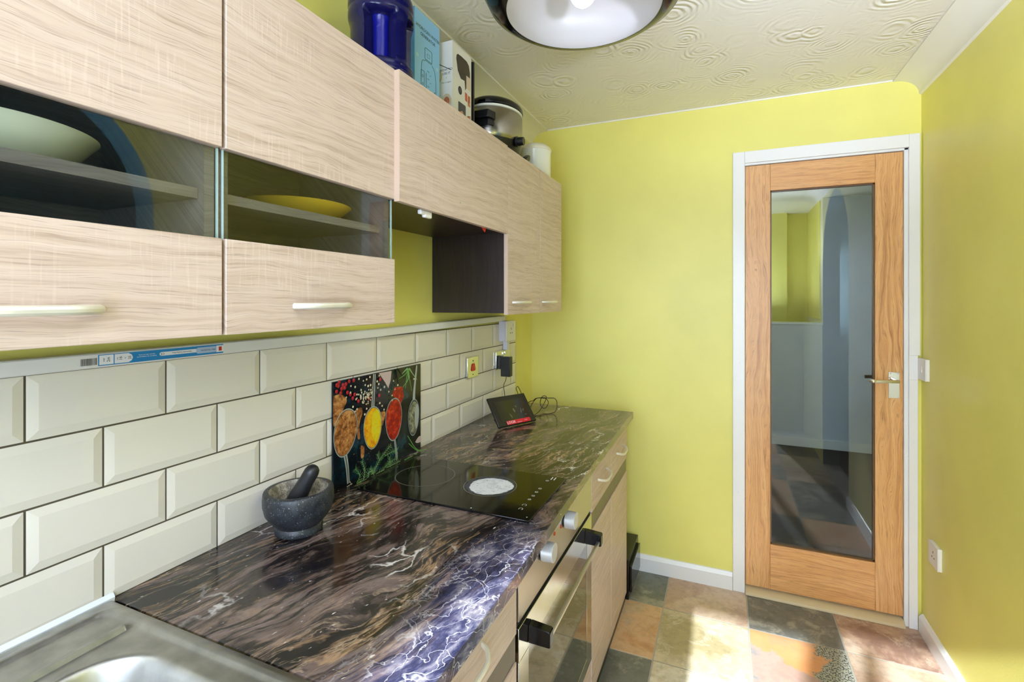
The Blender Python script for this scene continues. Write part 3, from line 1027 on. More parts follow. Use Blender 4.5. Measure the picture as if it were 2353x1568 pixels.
def sink_z(x, y):
    z = TOP + 0.0040
    d = rrect(x, y, -0.982, -0.446, -0.45, 0.5110, 0.006)
    z -= 0.0034 * sstep(-0.006, 0.0, d)
    # inner well line along the rim, then the lowered drainer floor
    e = rrect(x, y, -0.955, -0.47, -0.42, 0.4960, 0.03)
    z += 0.0030 * (sstep(-0.010, -0.003, e) - sstep(0.001, 0.008, e))
    z -= 0.0040 * sstep(-0.004, -0.013, e)
    # pressed rib
    if y < 0.50:
        q = abs(x + 0.8795)
        z += 0.0070 * (1 - sstep(0.0045, 0.0085, q)) * (1 - sstep(0.474, 0.490, y))
    f = rrect(x, y, -0.838, -0.490, 0.03, 0.4570, 0.085)
    z += 0.0018 * (sstep(0.016, 0.006, f) - sstep(0.006, -0.001, f))
    z -= 0.150 * sstep(0.001, -0.050, f) ** 0.8
    return z


b = MB()
xs = [-0.982 + 0.536 * i / 150 for i in range(151)]
ys = [-0.45 + 0.40 * i / 20 for i in range(20)] + [-0.05 + 0.561 * i / 160 for i in range(161)]
vs = [(x, y, sink_z(x, y)) for y in ys for x in xs]
nx = len(xs)
b.add(vs, [(j * nx + i, j * nx + i + 1, (j + 1) * nx + i + 1, (j + 1) * nx + i) for j in range(len(ys) - 1) for i in range(nx - 1)])
snk = thing('sink', 'stainless steel inset sink with pressed drainer rib', 'sink', (-0.71, 0.2, TOP))
b.build('basin', M_sink, snk, smooth=60)
bs = MB().prism([(-0.9845, TOP - 0.004), (-0.9805, TOP - 0.004), (-0.9790, TOP + 0.0050), (-0.9830, TOP + 0.0105), (-0.9845, TOP + 0.0120)], 'y', -0.45, 0.5160)
bs.build('silicone_bead', M_silicone, snk)

# ---------------------------------------------------------------- cable trunking on top of the tiles
tk = thing('cable_trunking', 'long white mini trunking strip along the top of the tiles', 'trunking', (-0.985, 1.1, 1.2745))


def tdz(y):
    return max(0.0, y - 1.2) * 0.013


b = MB()
ys = [0.05, 1.2, 1.7, 2.155]
vs, fs = [], []
prof = [(-0.9995, 1.2745), (-0.9680, 1.2745), (-0.9660, 1.2765), (-0.9660, 1.2970), (-0.9680, 1.2990), (-0.9995, 1.2990)]
for y in ys:
    vs += [(x, y, z + tdz(y)) for x, z in prof]
n = len(prof)
for j in range(len(ys) - 1):
    for k in range(n):
        l = (k + 1) % n
        fs.append((j * n + k, j * n + l, (j + 1) * n + l, (j + 1) * n + k))
fs += [tuple(range(n)), tuple((len(ys) - 1) * n + k for k in range(n))]
b.add(vs, fs)
b.build('trunking_body', M_plastic, tk, smooth=0)
M_blue = flat('blue_label_print', (28, 132, 196), 0.4)
M_paleblue = flat('pale_blue_print', (176, 196, 222), 0.4)
lx = -0.96585
lb = MB()
lb.poly_x(lx, [(0.484, 1.2775), (0.7085, 1.2775), (0.7085, 1.2962), (0.484, 1.2962)], 0)
lb.poly_x(lx + 0.0001, [(0.4855, 1.2790), (0.5068, 1.2790), (0.5068, 1.2950), (0.4855, 1.2950)], 1)
lb.poly_x(lx + 0.0001, [(0.5082, 1.2790), (0.5300, 1.2790), (0.5350, 1.2820), (0.5370, 1.2870), (0.5350, 1.2920), (0.5300, 1.2950), (0.5082, 1.2950)], 1)
lb.poly_x(lx + 0.0001, [(0.5850, 1.2842), (0.6560, 1.2842), (0.6560, 1.2912), (0.5850, 1.2912), (0.5820, 1.2895), (0.5820, 1.2859)], 1)
lb.poly_x(lx + 0.00015, [(0.6540, 1.2812), (0.7000, 1.2812), (0.7000, 1.2932), (0.6540, 1.2932), (0.6510, 1.2905), (0.6510, 1.2839)], 2)
lb.poly_x(lx + 0.0002, [(0.6935, 1.2805), (0.7085, 1.2805), (0.7085, 1.2940), (0.6935, 1.2940)], 1)
lb.poly_x(lx + 0.0003, [(0.6985, 1.2830), (0.7050, 1.2830), (0.7050, 1.2915), (0.6985, 1.2915)], 3)
yb = 0.4595
for k in range(26):
    w = rnd.choice((0.0003, 0.0004, 0.0006, 0.0008))
    lb.poly_x(lx, [(yb, 1.2800), (yb + w, 1.2800), (yb + w, 1.2915), (yb, 1.2915)], 4)
    yb += w + rnd.choice((0.00025, 0.0004, 0.0006))
lbl = lb.build('label', [M_blue, M_whiteprint, M_paleblue, M_red, M_ink], tk, smooth=0)
dn, lf = (0, 0, -1), (0, -1, 0)     # the label is stuck on upside down
tx = lx + 0.0004
M_greyink = flat('grey_print', (96, 100, 120), 0.5)
text('lettering', 'MINI TRUNKING', 0.0042, M_greyink, lbl, (tx, 0.6760, 1.2872), lf, dn)
text('lettering', 'Adhesive Mini Trunking White', 0.0030, M_ink, lbl, (tx, 0.6230, 1.2877), lf, dn)
text('lettering', 'CE', 0.0058, M_ink, lbl, (tx, 0.5870, 1.2877), lf, dn)
text('lettering', 'Suitable for the management of', 0.0026, M_whiteprint, lbl, (tx, 0.5600, 1.2862), lf, dn)
text('lettering', 'domestic cable and wiring', 0.0026, M_whiteprint, lbl, (tx, 0.5600, 1.2895), lf, dn)
text('lettering', '25', 0.0062, M_ink, lbl, (tx, 0.5320, 1.2872), (0, 0, 1), lf)
text('lettering', 'x', 0.0036, M_ink, lbl, (tx, 0.5245, 1.2872), (0, 0, 1), lf)
text('lettering', '16', 0.0066, M_ink, lbl, (tx, 0.5175, 1.2872), (0, 0, 1), lf)
text('lettering', '2m', 0.0066, M_ink, lbl, (tx, 0.4990, 1.2872), (0, 0, 1), lf)
text('lettering', 'length', 0.0026, M_ink, lbl, (tx, 0.4920, 1.2872), (0, 0, 1), lf)
text('lettering', 'mm', 0.0026, M_ink, lbl, (tx, 0.5125, 1.2872), (0, 0, 1), lf)
# ---------------------------------------------------------------- spice picture splashback
sp = thing('glass_splashback', 'glass splashback panel printed with spoons of spices behind the hob', 'splashback', (-0.982, 1.248, TOP))
t = NT('spice_picture_background')
o = t.obj(False)
s_ = t.xyz(o)
n = t.noise(o, 14.0, 4, 0.6)
M_picbg = t.bsdf(t.ramp(n, [(0.35, col(8, 10, 14)), (0.52, col(14, 26, 34)), (0.70, col(26, 62, 76))]), 0.12)
BX(-0.9845, -0.9790, 1.0386, 1.4583, TOP + 0.0006, 1.1640).build('panel', [M_picbg], sp)


def powder(name, a, b, c, sc=160.0):
    t = NT(name)
    o = t.obj(False)
    f = t.math('MULTIPLY_ADD', t.noise(o, sc * 0.35, 2), 0.5, t.math('MULTIPLY', t.noise(o, sc, 4, 0.65), 0.5))
    return t.bsdf(t.ramp(f, [(0.38, col(*a)), (0.50, col(*b)), (0.62, col(*c))]), 0.35)


PM = [powder('print_cinnamon', (96, 46, 18), (170, 106, 52), (214, 158, 96)),       # 0
      powder('print_turmeric', (226, 130, 14), (244, 176, 18), (248, 208, 30)),     # 1
      powder('print_paprika', (120, 12, 12), (176, 30, 20), (222, 76, 34)),         # 2
      powder('print_dried_herb', (66, 70, 46), (128, 128, 100), (186, 184, 160)),   # 3
      flat('print_spoon_metal', (176, 182, 176), 0.3),                              # 4
      flat('print_red_peppercorn', (172, 22, 40), 0.3),                             # 5
      flat('print_white_peppercorn', (222, 208, 178), 0.3),                         # 6
      flat('print_garlic', (206, 184, 180), 0.3),                                   # 7
      flat('print_green_herb', (92, 158, 70), 0.35),                                # 8
      flat('print_pale_herb', (140, 178, 120), 0.35),                               # 9
      flat('print_spoon_dark', (60, 66, 64), 0.3),                                  # 10
      powder('print_yellow_powder', (232, 190, 20), (238, 214, 30), (230, 220, 60)),  # 11
      flat('print_pink_peppercorn', (214, 70, 84), 0.3)]                            # 12
pic = MB()
LZ = [-0.97895]


def lay():
    LZ[0] += 0.00006
    return LZ[0]


def egg(y0, z0, y1, z1, w, m, grow=1.0, power=1.0):
    """egg shape with its ends at (y0, z0) and (y1, z1)"""
    x = lay()
    cy, cz = (y0 + y1) / 2, (z0 + z1) / 2
    dy, dz = (y1 - y0) / 2, (z1 - z0) / 2
    L = math.hypot(dy, dz)
    nyy, nzz = -dz / L, dy / L
    pts = []
    for k in range(36):
        a = 2 * math.pi * k / 36
        q = math.cos(a)
        ww = w * math.sin(a) * (1 - 0.10 * q)
        pts.append((cy + dy * grow * q + nyy * ww * grow, cz + dz * grow * q + nzz * ww * grow))
    pic.poly_x(x, pts, m)


def strip(pts, w0, w1, m):
    x = lay()
    P = catmull([(x, y, max(z, TOP + 0.0035)) for y, z in pts], 5)
    vs = []
    for i, p in enumerate(P):
        d = (P[min(i + 1, len(P) - 1)] - P[max(i - 1, 0)]).normalized()
        w = (w0 + (w1 - w0) * i / (len(P) - 1)) / 2
        vs += [(x, p.y - d.z * w, p.z + d.y * w), (x, p.y + d.z * w, p.z - d.y * w)]
    pic.add(vs, [(2 * i, 2 * i + 1, 2 * i + 3, 2 * i + 2) for i in range(len(P) - 1)], m)


def dot(y, z, r, m, seg=10):
    x = lay()
    pic.poly_x(x, [(y + r * math.cos(2 * math.pi * k / seg), z + r * math.sin(2 * math.pi * k / seg)) for k in range(seg)], m)


EL = {'cinn': [1.0983, 1.0806, 1.0721, 0.9488, 0.0416], 'tum': [1.2022, 1.0652, 1.2013, 0.9364, 0.0419], 'pap': [1.3064, 1.0717, 1.3029, 0.9344, 0.0428], 'herb': [1.4164, 1.0482, 1.4109, 0.9236, 0.0406]}
LN = {'h1': [(1.0851, 0.9503), (1.0926, 0.9135), (1.0971, 0.8599)], 'h2': [(1.2022, 1.0618), (1.2043, 1.0928), (1.21, 1.1621)], 'h3': [(1.3098, 0.9365), (1.3163, 0.9043), (1.3213, 0.86)], 'h4': [(1.4164, 1.0444), (1.4192, 1.0795), (1.4333, 1.1612)], 'garlic': [(1.231, 1.1621), (1.2941, 1.1609), (1.2893, 1.1314), (1.2773, 1.1079), (1.2608, 1.1298)], 'redp': [(1.3088, 1.1057), (1.3519, 1.1008), (1.3597, 1.0676), (1.3441, 1.0455), (1.3188, 1.0566), (1.299, 1.0846)], 'pile': [(1.0372, 1.1259), (1.0666, 1.1258), (1.0907, 1.1082), (1.0813, 1.0862), (1.0629, 1.0638), (1.0485, 1.0463), (1.0372, 1.0489)], 'pile2': [(1.1274, 1.0714), (1.1516, 1.072), (1.1557, 1.0545), (1.1434, 1.0241), (1.1455, 0.985), (1.1354, 0.9876), (1.1314, 1.0324)], 'pile3': [(1.2377, 1.04), (1.2631, 1.0361), (1.2561, 1.0096), (1.2446, 0.9975)], 'crumbs': [(1.1495, 0.9619), (1.1639, 0.9524), (1.1619, 0.9251), (1.1495, 0.926)], 'st1': [(1.1807, 0.8604), (1.1935, 0.8732), (1.2153, 0.8979), (1.2377, 0.9116), (1.2702, 0.929)], 'st2': [(1.2153, 0.8979), (1.2065, 0.9206)], 'st3': [(1.2377, 0.9058), (1.2797, 0.9085), (1.299, 0.9061)], 'st4': [(1.2332, 0.8663), (1.2561, 0.8798), (1.299, 0.8819)], 'st5': [(1.2469, 0.862), (1.2749, 0.8681), (1.3088, 0.8637)], 'st6': [(1.1098, 0.8569), (1.1235, 0.8847), (1.104, 0.9099)], 'st7': [(1.1354, 0.8644), (1.1434, 0.892), (1.1294, 0.9237)], 'st8': [(1.1557, 0.8603), (1.1577, 0.8819), (1.1807, 0.8829)], 'st9': [(1.1807, 0.8632), (1.1639, 0.8938)], 'st10': [(1.1892, 0.8661), (1.2242, 0.8692)], 'st11': [(1.104, 0.8643), (1.1394, 0.8603)], 'st12': [(1.2561, 0.8621), (1.2515, 0.8988)], 'ch1': [(1.3467, 0.9424), (1.3863, 0.8943), (1.4248, 0.8577)], 'ch2': [(1.3519, 0.9162), (1.4026, 0.8786), (1.4581, 0.8581)], 'ch3': [(1.3288, 0.8675), (1.3756, 0.8577)], 'ch4': [(1.3836, 0.8712), (1.3999, 0.8601)], 'r1': [(1.3493, 1.1629), (1.3339, 1.1463), (1.299, 1.136)], 'r2': [(1.3493, 1.1629), (1.3493, 1.1286), (1.3188, 1.1056)], 'r3': [(1.3493, 1.1629), (1.3571, 1.1275), (1.3692, 1.0847)], 'r4': [(1.3545, 1.1622), (1.3756, 1.1405), (1.3999, 1.118)], 'r5': [(1.3493, 1.1598), (1.339, 1.127), (1.3339, 1.1)], 'r6': [(1.3441, 1.1635), (1.3138, 1.1491)], 'cutt': [(1.4248, 0.8983), (1.4447, 0.9111), (1.4581, 0.9093), (1.4581, 0.8911), (1.4362, 0.892)], 'w1': [(1.0629, 0.8745), (1.0851, 0.8761)], 'w2': [(1.0758, 0.8845), (1.0813, 0.8734)]}
RED = [(1.0593, 1.161), (1.0739, 1.1508), (1.0557, 1.1511), (1.0684, 1.1412), (1.0851, 1.1517), (1.0983, 1.1576), (1.0485, 1.1368), (1.0647, 1.1301), (1.0795, 1.142), (1.0907, 1.1269), (1.1021, 1.1195), (1.1118, 1.107), (1.1196, 1.1164), (1.1354, 1.0944), (1.1156, 1.1577), (1.0485, 1.1549), (1.2332, 1.1428), (1.2287, 1.0942), (1.1807, 1.0943)]
WHT = [(1.1849, 1.1571), (1.1702, 1.1522), (1.1557, 1.1502), (1.1639, 1.1364), (1.1765, 1.1316), (1.1892, 1.1182), (1.1455, 1.1256), (1.1354, 1.1136), (1.1434, 1.1039), (1.1557, 1.11), (1.1619, 1.1173), (1.1723, 1.1071), (1.1475, 1.117), (1.1807, 1.1056), (1.1639, 1.1002), (1.1274, 1.115), (1.1235, 1.1021), (1.1354, 1.1588), (1.1196, 1.1381), (1.1021, 1.1436), (1.1002, 1.1252), (1.0832, 1.1149), (1.2242, 1.1297), (1.2332, 1.1108), (1.2515, 1.1166), (1.2265, 1.1554), (1.2198, 1.1189), (1.2492, 1.0464), (1.24, 1.06), (1.2287, 1.0709), (1.1681, 1.0659), (1.1598, 1.0509), (1.1098, 1.0831), (1.2725, 1.0982), (1.2893, 1.0833), (1.2966, 1.1288), (1.3188, 1.1117), (1.3039, 1.1004), (1.2893, 1.0683), (1.1914, 1.1108), (1.1849, 1.1331), (1.2153, 1.1397), (1.1536, 1.0993), (1.1681, 1.1134), (1.1414, 1.1098), (1.1176, 1.068), (1.4081, 1.1183), (1.1255, 1.0732)]

def blob(pts, m):
    x = lay()
    P = catmull([(x, y, z) for y, z in pts + [pts[0]]], 4)[:-1]
    pic.poly_x(x, [(p.y, p.z) for p in P], m)


for nm, m in (('pile', 0), ('pile2', 0), ('pile3', 0), ('redp', 2), ('garlic', 7), ('crumbs', 0), ('cutt', 7)):
    q = LN[nm]
    if nm in ('garlic', 'redp'):
        pic.poly_x(lay(), q, m)
    else:
        blob([(max(1.0392, y), z) for y, z in q], m)
strip(LN['h1'], 0.014, 0.010, 4)
strip(LN['h1'], 0.004, 0.003, 10)
strip(LN['h2'], 0.014, 0.012, 4)
strip(LN['h2'], 0.004, 0.004, 10)
strip(LN['h3'], 0.008, 0.010, 4)
strip(LN['h3'], 0.002, 0.003, 10)
strip(LN['h4'], 0.016, 0.008, 4)
for nm, m in (('cinn', 0), ('tum', 1), ('pap', 2), ('herb', 3)):
    y0, z0, y1, z1, w = EL[nm]
    k = 1.0
    if nm == 'herb':
        w *= 0.80
    elif nm == 'cinn':
        w *= 1.12
    egg(y0, z0, y1, z1, w, 4)
    egg(y0, z0, y1, z1, w, 10, 0.955)
    egg(y0, z0, y1, z1, w, m, 0.93 if nm != 'herb' else 0.86)
    if nm == 'tum':
        egg(y0 + 0.016, z0 - 0.012, y1 + 0.014, z1 + 0.020, w * 0.52, 11)
    if nm == 'herb':
        egg(y0 + 0.018, z0 - 0.02, y1 + 0.018, z1 + 0.02, w * 0.36, 4)
for y, z in RED:
    dot(y, z, 0.0058, 5, 14)
    dot(y - 0.0014, z + 0.0018, 0.0022, 12, 8)
for y, z in WHT:
    dot(y, z, 0.0031 + rnd.uniform(-0.0006, 0.0006), 6)
for k in range(40):
    y, z = rnd.gauss(1.165, 0.014), rnd.gauss(1.102, 0.010)
    dot(y, z, 0.0024, 6, 8)
for k in range(60):
    dot(rnd.uniform(1.10, 1.19), rnd.uniform(0.90, 1.08), rnd.uniform(0.0005, 0.0012), 0, 6)
for nm in ('st1', 'st2', 'st3', 'st4', 'st5', 'st6', 'st7', 'st8', 'st9', 'st10', 'st11', 'st12'):
    q = LN[nm]
    strip(q, 0.0022, 0.0014, 9 if nm in ('st1', 'st2', 'st7', 'st8') else 8)
    P = catmull([(0, y, z) for y, z in q], 5)
    for i in range(2, len(P)):
        d = (P[i] - P[i - 1]).normalized()
        for sg in (-1, 1):
            e = Vector((0, d.y * 0.6 - sg * d.z * 0.8, d.z * 0.6 + sg * d.y * 0.8)) * rnd.uniform(0.008, 0.015)
            strip([(P[i].y, max(0.867, P[i].z)), (P[i].y + e.y, max(0.867, P[i].z + e.z))], 0.0016, 0.0006, rnd.choice((8, 9)))
for nm in ('ch1', 'ch2', 'ch3', 'ch4'):
    strip(LN[nm], 0.0030, 0.0022, 8)
for nm in ('r1', 'r2', 'r3', 'r4', 'r5', 'r6'):
    strip(LN[nm], 0.0062, 0.0012, 8 if nm in ('r1', 'r3', 'r5') else 9)
for nm in ('w1', 'w2'):
    strip([(y, max(0.868, z)) for y, z in LN[nm]], 0.0018, 0.0012, 6)
pic.build('printed_picture', PM, sp, smooth=0)

# ---------------------------------------------------------------- mortar and pestle
mc = (-0.8880, 0.8355, TOP + 0.0005)
mo = thing('mortar', 'dark speckled granite mortar bowl against the tiles', 'mortar', mc)
MB().lathe([(0.0, 0.0), (0.050, 0.0), (0.0545, 0.003), (0.0555, 0.012), (0.0520, 0.0185), (0.0550, 0.022), (0.0665, 0.033), (0.0760, 0.047), (0.0808, 0.066), (0.0812, 0.080), (0.0800, 0.092), (0.0785, 0.0955),
            (0.0755, 0.0965), (0.0670, 0.0960)], mc, 64, 0.93, 0.93, caps=False).build('bowl', M_granite, mo, smooth=50)
MB().lathe([(0.0670, 0.0960), (0.0640, 0.090), (0.0600, 0.070), (0.0480, 0.045), (0.0250, 0.032), (0.0, 0.030)], mc, 64, 0.93, 0.93, caps=False).build('inside', M_graniteworn, mo, smooth=50)
p0, p1 = Vector((-0.8975, 0.8230, TOP + 0.055)), Vector((-0.8560, 0.8420, 1.0010))
dd = (p1 - p0).normalized()
Lp = (p1 - p0).length
prof = [(0.004, -0.019), (0.012, -0.017), (0.019, -0.009), (0.0205, 0.0), (0.0195, Lp * 0.4), (0.0165, Lp * 0.75), (0.0165, Lp * 0.92), (0.0162, Lp), (0.0140, Lp + 0.008), (0.0090, Lp + 0.013), (0.003, Lp + 0.0150)]
pb = MB().tube([p0 + dd * q for r, q in prof], [r for r, q in prof], 32)
tag(pb.build('pestle', M_pestle, None, tuple(p0), smooth=60), 'polished black stone pestle leaning in the mortar', 'pestle')

# ---------------------------------------------------------------- digital frame on the worktop
O = Vector((-0.8342, 1.8005, TOP + 0.0072))
U = Vector((0.4616, 0.8871, 0)).normalized()
V = Vector((-0.8871 * 0.084, 0.4616 * 0.084, 0.105)).normalized()
N = U.cross(V)


def lf3(p, q, r):
    return tuple(O + U * p + V * q + N * r)


def lbox(b, p0, p1, q0, q1, r0, r1, m=0):
    return b.add([lf3(p, q, r) for r in (r0, r1) for q in (q0, q1) for p in (p0, p1)],
                 [(0, 2, 3, 1), (4, 5, 7, 6), (0, 1, 5, 4), (2, 6, 7, 3), (0, 4, 6, 2), (1, 3, 7, 5)], m)


tb = thing('digital_photo_frame', 'black digital photo frame with red sticker leaning on the worktop', 'photo frame', tuple(O))
lbox(MB(), 0.0, 0.2026, 0.0, 0.1345, -0.010, 0.0).build('case', M_black, tb, bevel=0.003)
t = NT('dark_screen')
M_screen = t.bsdf(col(34, 34, 22), 0.06)
lbox(MB(), 0.024, 0.178, 0.020, 0.112, 0.0001, 0.0006).build('screen', M_screen, tb)
M_scr = flat('grey_screen_print', (96, 98, 76), 0.3)
for p, q, a, w, ln in ((0.082, 0.040, 1.9, 0.006, 0.022), (0.108, 0.062, 1.75, 0.009, 0.020), (0.125, 0.078, 2.2, 0.005, 0.011), (0.143, 0.056, 1.3, 0.006, 0.026), (0.156, 0.058, 1.0, 0.006, 0.016), (0.160, 0.036, 2.4, 0.004, 0.010)):
    pts = []
    for k in range(16):
        an = 2 * math.pi * k / 16
        x, y = ln * 0.5 * math.cos(an), w * 0.5 * math.sin(an)
        pts.append(lf3(p + x * math.cos(a) - y * math.sin(a), q + x * math.sin(a) + y * math.cos(a), 0.0009))
    MB().add(pts, [tuple(range(16))]).build('screen_picture', M_scr, tb, smooth=0)
stk = lbox(MB(), 0.046, 0.172, 0.0035, 0.0205, 0.0003, 0.0009).build('sticker', flat('red_sticker', (216, 14, 44), 0.4), tb)
text('lettering', 'LOGIK', 0.0155, M_whiteprint, stk, Vector(lf3(0.070, 0.0120, 0.0011)), U, V)
text('lettering', 'digital frame', 0.0050, M_whiteprint, stk, Vector(lf3(0.112, 0.0085, 0.0011)), U, V)
text('lettering', '8 inch', 0.0062, M_whiteprint, stk, Vector(lf3(0.148, 0.0120, 0.0011)), U, V)
lg = MB()
lg.tube([lf3(0.100, 0.100, -0.010), lf3(0.100, 0.100, -0.128)], 0.004, 8)
lg.build('stand_leg', M_black, tb)

pc = MB()
pc.tube(catmull([(-0.9400, 2.1065, 1.0260), (-0.9420, 2.1065, 1.0115), (-0.9520, 2.1065, 0.9900), (-0.9520, 2.1065, 0.9700), (-0.9480, 2.106, 0.9480), (-0.9430, 2.100, 0.9250), (-0.935, 2.090, 0.890), (-0.920, 2.085, 0.8700), (-0.890, 2.10, 0.8690),
                 (-0.8890, 2.125, 0.905), (-0.8910, 2.13, 0.9483), (-0.8985, 2.13, 0.9652), (-0.8979, 2.13, 0.9751), (-0.8924, 2.13, 0.9813), (-0.8861, 2.13, 0.9759), (-0.8785, 2.13, 0.9628), (-0.8690, 2.13, 0.9430),
                 (-0.8560, 2.150, 0.9045), (-0.8392, 2.16, 0.9098), (-0.8246, 2.16, 0.9149), (-0.8121, 2.16, 0.9256), (-0.7852, 2.165, 0.9305), (-0.7525, 2.17, 0.9304), (-0.7241, 2.165, 0.9327), (-0.7101, 2.16, 0.9223), (-0.7081, 2.16, 0.9053),
                 (-0.7089, 2.155, 0.8861), (-0.7220, 2.149, 0.8690), (-0.7520, 2.11, 0.8678), (-0.7760, 2.075, 0.8674), (-0.800, 2.08, 0.8676),
                 (-0.840, 2.15, 0.8710), (-0.8382, 2.19, 0.8982), (-0.8192, 2.19, 0.9195), (-0.7961, 2.19, 0.9233), (-0.7712, 2.19, 0.9214), (-0.7609, 2.19, 0.9046), (-0.7712, 2.19, 0.8823), (-0.7857, 2.19, 0.8763), (-0.7982, 2.19, 0.8858), (-0.8016, 2.19, 0.9032),
                 (-0.794, 2.188, 0.9254), (-0.7816, 2.186, 0.9354), (-0.7671, 2.18, 0.9256), (-0.780, 2.10, 0.875), (-0.810, 2.02, 0.8690), (-0.850, 1.93, 0.8690)], 5), 0.0016, 6)
tag(pc.build('power_cable', M_rubber, None, (-0.80, 2.15, TOP)), 'thin black power cable looped on the worktop behind the photo frame', 'cable')
ad = thing('power_adapter', 'black power adapter plugged into the chrome socket', 'adapter', (-0.945, 2.106, 1.03))
MB().box(-0.9615, -0.9150, 2.0910, 2.1240, 1.0290, 1.1210).build('adapter_body', M_black, ad, bevel=0.002)
MB().box(-0.9765, -0.9617, 2.0910, 2.1300, 1.0630, 1.1230).build('plug', M_black, ad, bevel=0.002)

# ---------------------------------------------------------------- sockets and switches on the tiles
cs = thing('cooker_switch', 'chrome cooker switch with a red rocker on the tiles', 'switch', (-0.980, 1.846, 1.10))
MB().box(-0.9850, -0.9770, 1.7985, 1.8945, 1.0590, 1.1460).build('faceplate', M_chrome, cs, bevel=0.0015)
MB().prism([(1.8340, 1.0870), (1.8600, 1.0870), (1.8640, 1.0930), (1.8560, 1.1180), (1.8390, 1.1180), (1.8300, 1.0930)], 'x', -0.9772, -0.9735).build('rocker', M_red, cs, bevel=0.001)
for zz in (1.1300, 1.0720):
    MB().cyl((-0.9772, 1.8465, zz), (-0.9764, 1.8465, zz), 0.0028, m=0, seg=12).build('screw', M_dark, cs)


def socket_face(root, x, yc, zc, mat, mat2, dark, w=0.0):
    b = MB()
    for dy, dz, sy, sz in ((0, 0.016, 0.0022, 0.0042), (-0.011, -0.004, 0.0036, 0.0022), (0.011, -0.004, 0.0036, 0.0022)):
        b.box(x - 0.0004, x + 0.00025, yc + dy - sy, yc + dy + sy, zc + dz - sz, zc + dz + sz)
    b.build('pin_hole', dark, root)


ls = thing('double_socket', 'chrome double socket on the tiles holding the black adapter', 'socket', (-0.980, 2.158, 1.10))
MB().box(-0.9850, -0.9770, 2.0770, 2.2400, 1.0610, 1.1450).build('faceplate', M_chrome, ls, bevel=0.0015)
socket_face(ls, -0.9770, 2.195, 1.092, None, None, M_dark)
MB().box(-0.9772, -0.9735, 2.145, 2.157, 1.122, 1.138).box(-0.9772, -0.9735, 2.170, 2.182, 1.122, 1.138).build('rocker', M_chrome, ls, bevel=0.0012)
us = thing('surface_socket', 'white surface-mounted socket box at the end of the trunking', 'socket', (-0.965, 2.178, 1.24))
MB().box(-0.9850, -0.9520, 2.1220, 2.2320, 1.1900, 1.2860).build('back_box', M_greyplastic, us, bevel=0.0015)
MB().box(-0.9518, -0.9450, 2.1220, 2.2320, 1.1900, 1.2860).build('faceplate', M_plastic, us, bevel=0.002)
socket_face(us, -0.9450, 2.178, 1.232, None, None, M_dark)
MB().box(-0.9452, -0.9420, 2.195, 2.206, 1.258, 1.272).build('rocker', M_plastic, us, bevel=0.001)
cdt = thing('vertical_conduit', 'short white conduit between the white socket box and the chrome socket', 'conduit', (-0.975, 2.18, 1.1455))
MB().box(-0.9850, -0.9620, 2.1680, 2.1960, 1.1455, 1.1895).build('conduit_body', M_greyplastic, cdt, bevel=0.002)

# right wall light switch and socket
sw = thing('light_switch', 'white light switch box on the right wall beside the door frame', 'switch', (0.752, 2.54, 1.10))
MB().box(0.7480, EX - 0.0002, 2.4976, 2.5850, 1.0560, 1.1440).build('back_box', M_plastic, sw, bevel=0.001)
MB().box(0.7445, 0.7478, 2.4970, 2.5850, 1.0555, 1.1445).build('faceplate', M_plastic, sw, bevel=0.001)
MB().prism([(0.7446, 1.0880), (0.7415, 1.0890), (0.7440, 1.1140), (0.7446, 1.1140)], 'y', 2.532, 2.546).build('rocker', M_whiteprint, sw)
rs = thing('wall_socket', 'white single socket low on the right wall', 'socket', (0.752, 2.415, 0.39))
MB().box(0.7480, EX - 0.0002, 2.3720, 2.4620, 0.3480, 0.4340).build('back_box', M_plastic, rs, bevel=0.001)
MB().box(0.7445, 0.7478, 2.3715, 2.4625, 0.3475, 0.4345).build('faceplate', M_plastic, rs, bevel=0.001)
b = MB()
for dy, dz, sy, sz in ((0, 0.016, 0.0022, 0.0042), (-0.011, -0.004, 0.0036, 0.0022), (0.011, -0.004, 0.0036, 0.0022)):
    b.box(0.74425, 0.7450, 2.417 + dy - sy, 2.417 + dy + sy, 0.386 + dz - sz, 0.386 + dz + sz)
b.build('pin_hole', M_dark, rs)

# ---------------------------------------------------------------- low black box in the gap
kb = thing('black_box', 'low glossy black box standing in the gap beside the base cabinet', 'box', (-0.55, 2.43, 0.0012))
MB().box(-0.6900, -0.4075, 2.3000, 2.5700, 0.0012, 0.1850).build('case', M_gloss, kb, bevel=0.002)
MB().box(-0.4073, -0.3960, 2.3150, 2.5600, 0.0300, 0.1500).build('front_panel', M_gloss, kb, bevel=0.002)

# ---------------------------------------------------------------- things on top of the wall cabinets
CT = 1.9250
jc = (-0.786, 0.998, 1.9290)
jg = thing('water_jug', 'large translucent dark blue water jug with built-in grip on the cabinets', 'jug', jc)
t = NT('translucent_blue_plastic')
M_jug = t.bsdf(col(24, 23, 82), 0.14, **{'Transmission Weight': 0.25, 'IOR': 1.4})
M_jugdeep = flat('deep_blue_plastic', (10, 16, 132), 0.25)
b = MB()
seg = 180
zs = [0.0, 0.002, 0.006, 0.012, 0.018, 0.022, 0.025, 0.029, 0.033, 0.037, 0.041, 0.046, 0.06, 0.08, 0.10, 0.12, 0.130, 0.134, 0.138, 0.142, 0.146, 0.150, 0.154, 0.160, 0.166, 0.170, 0.174, 0.178, 0.184, 0.190, 0.20, 0.215, 0.230, 0.245]


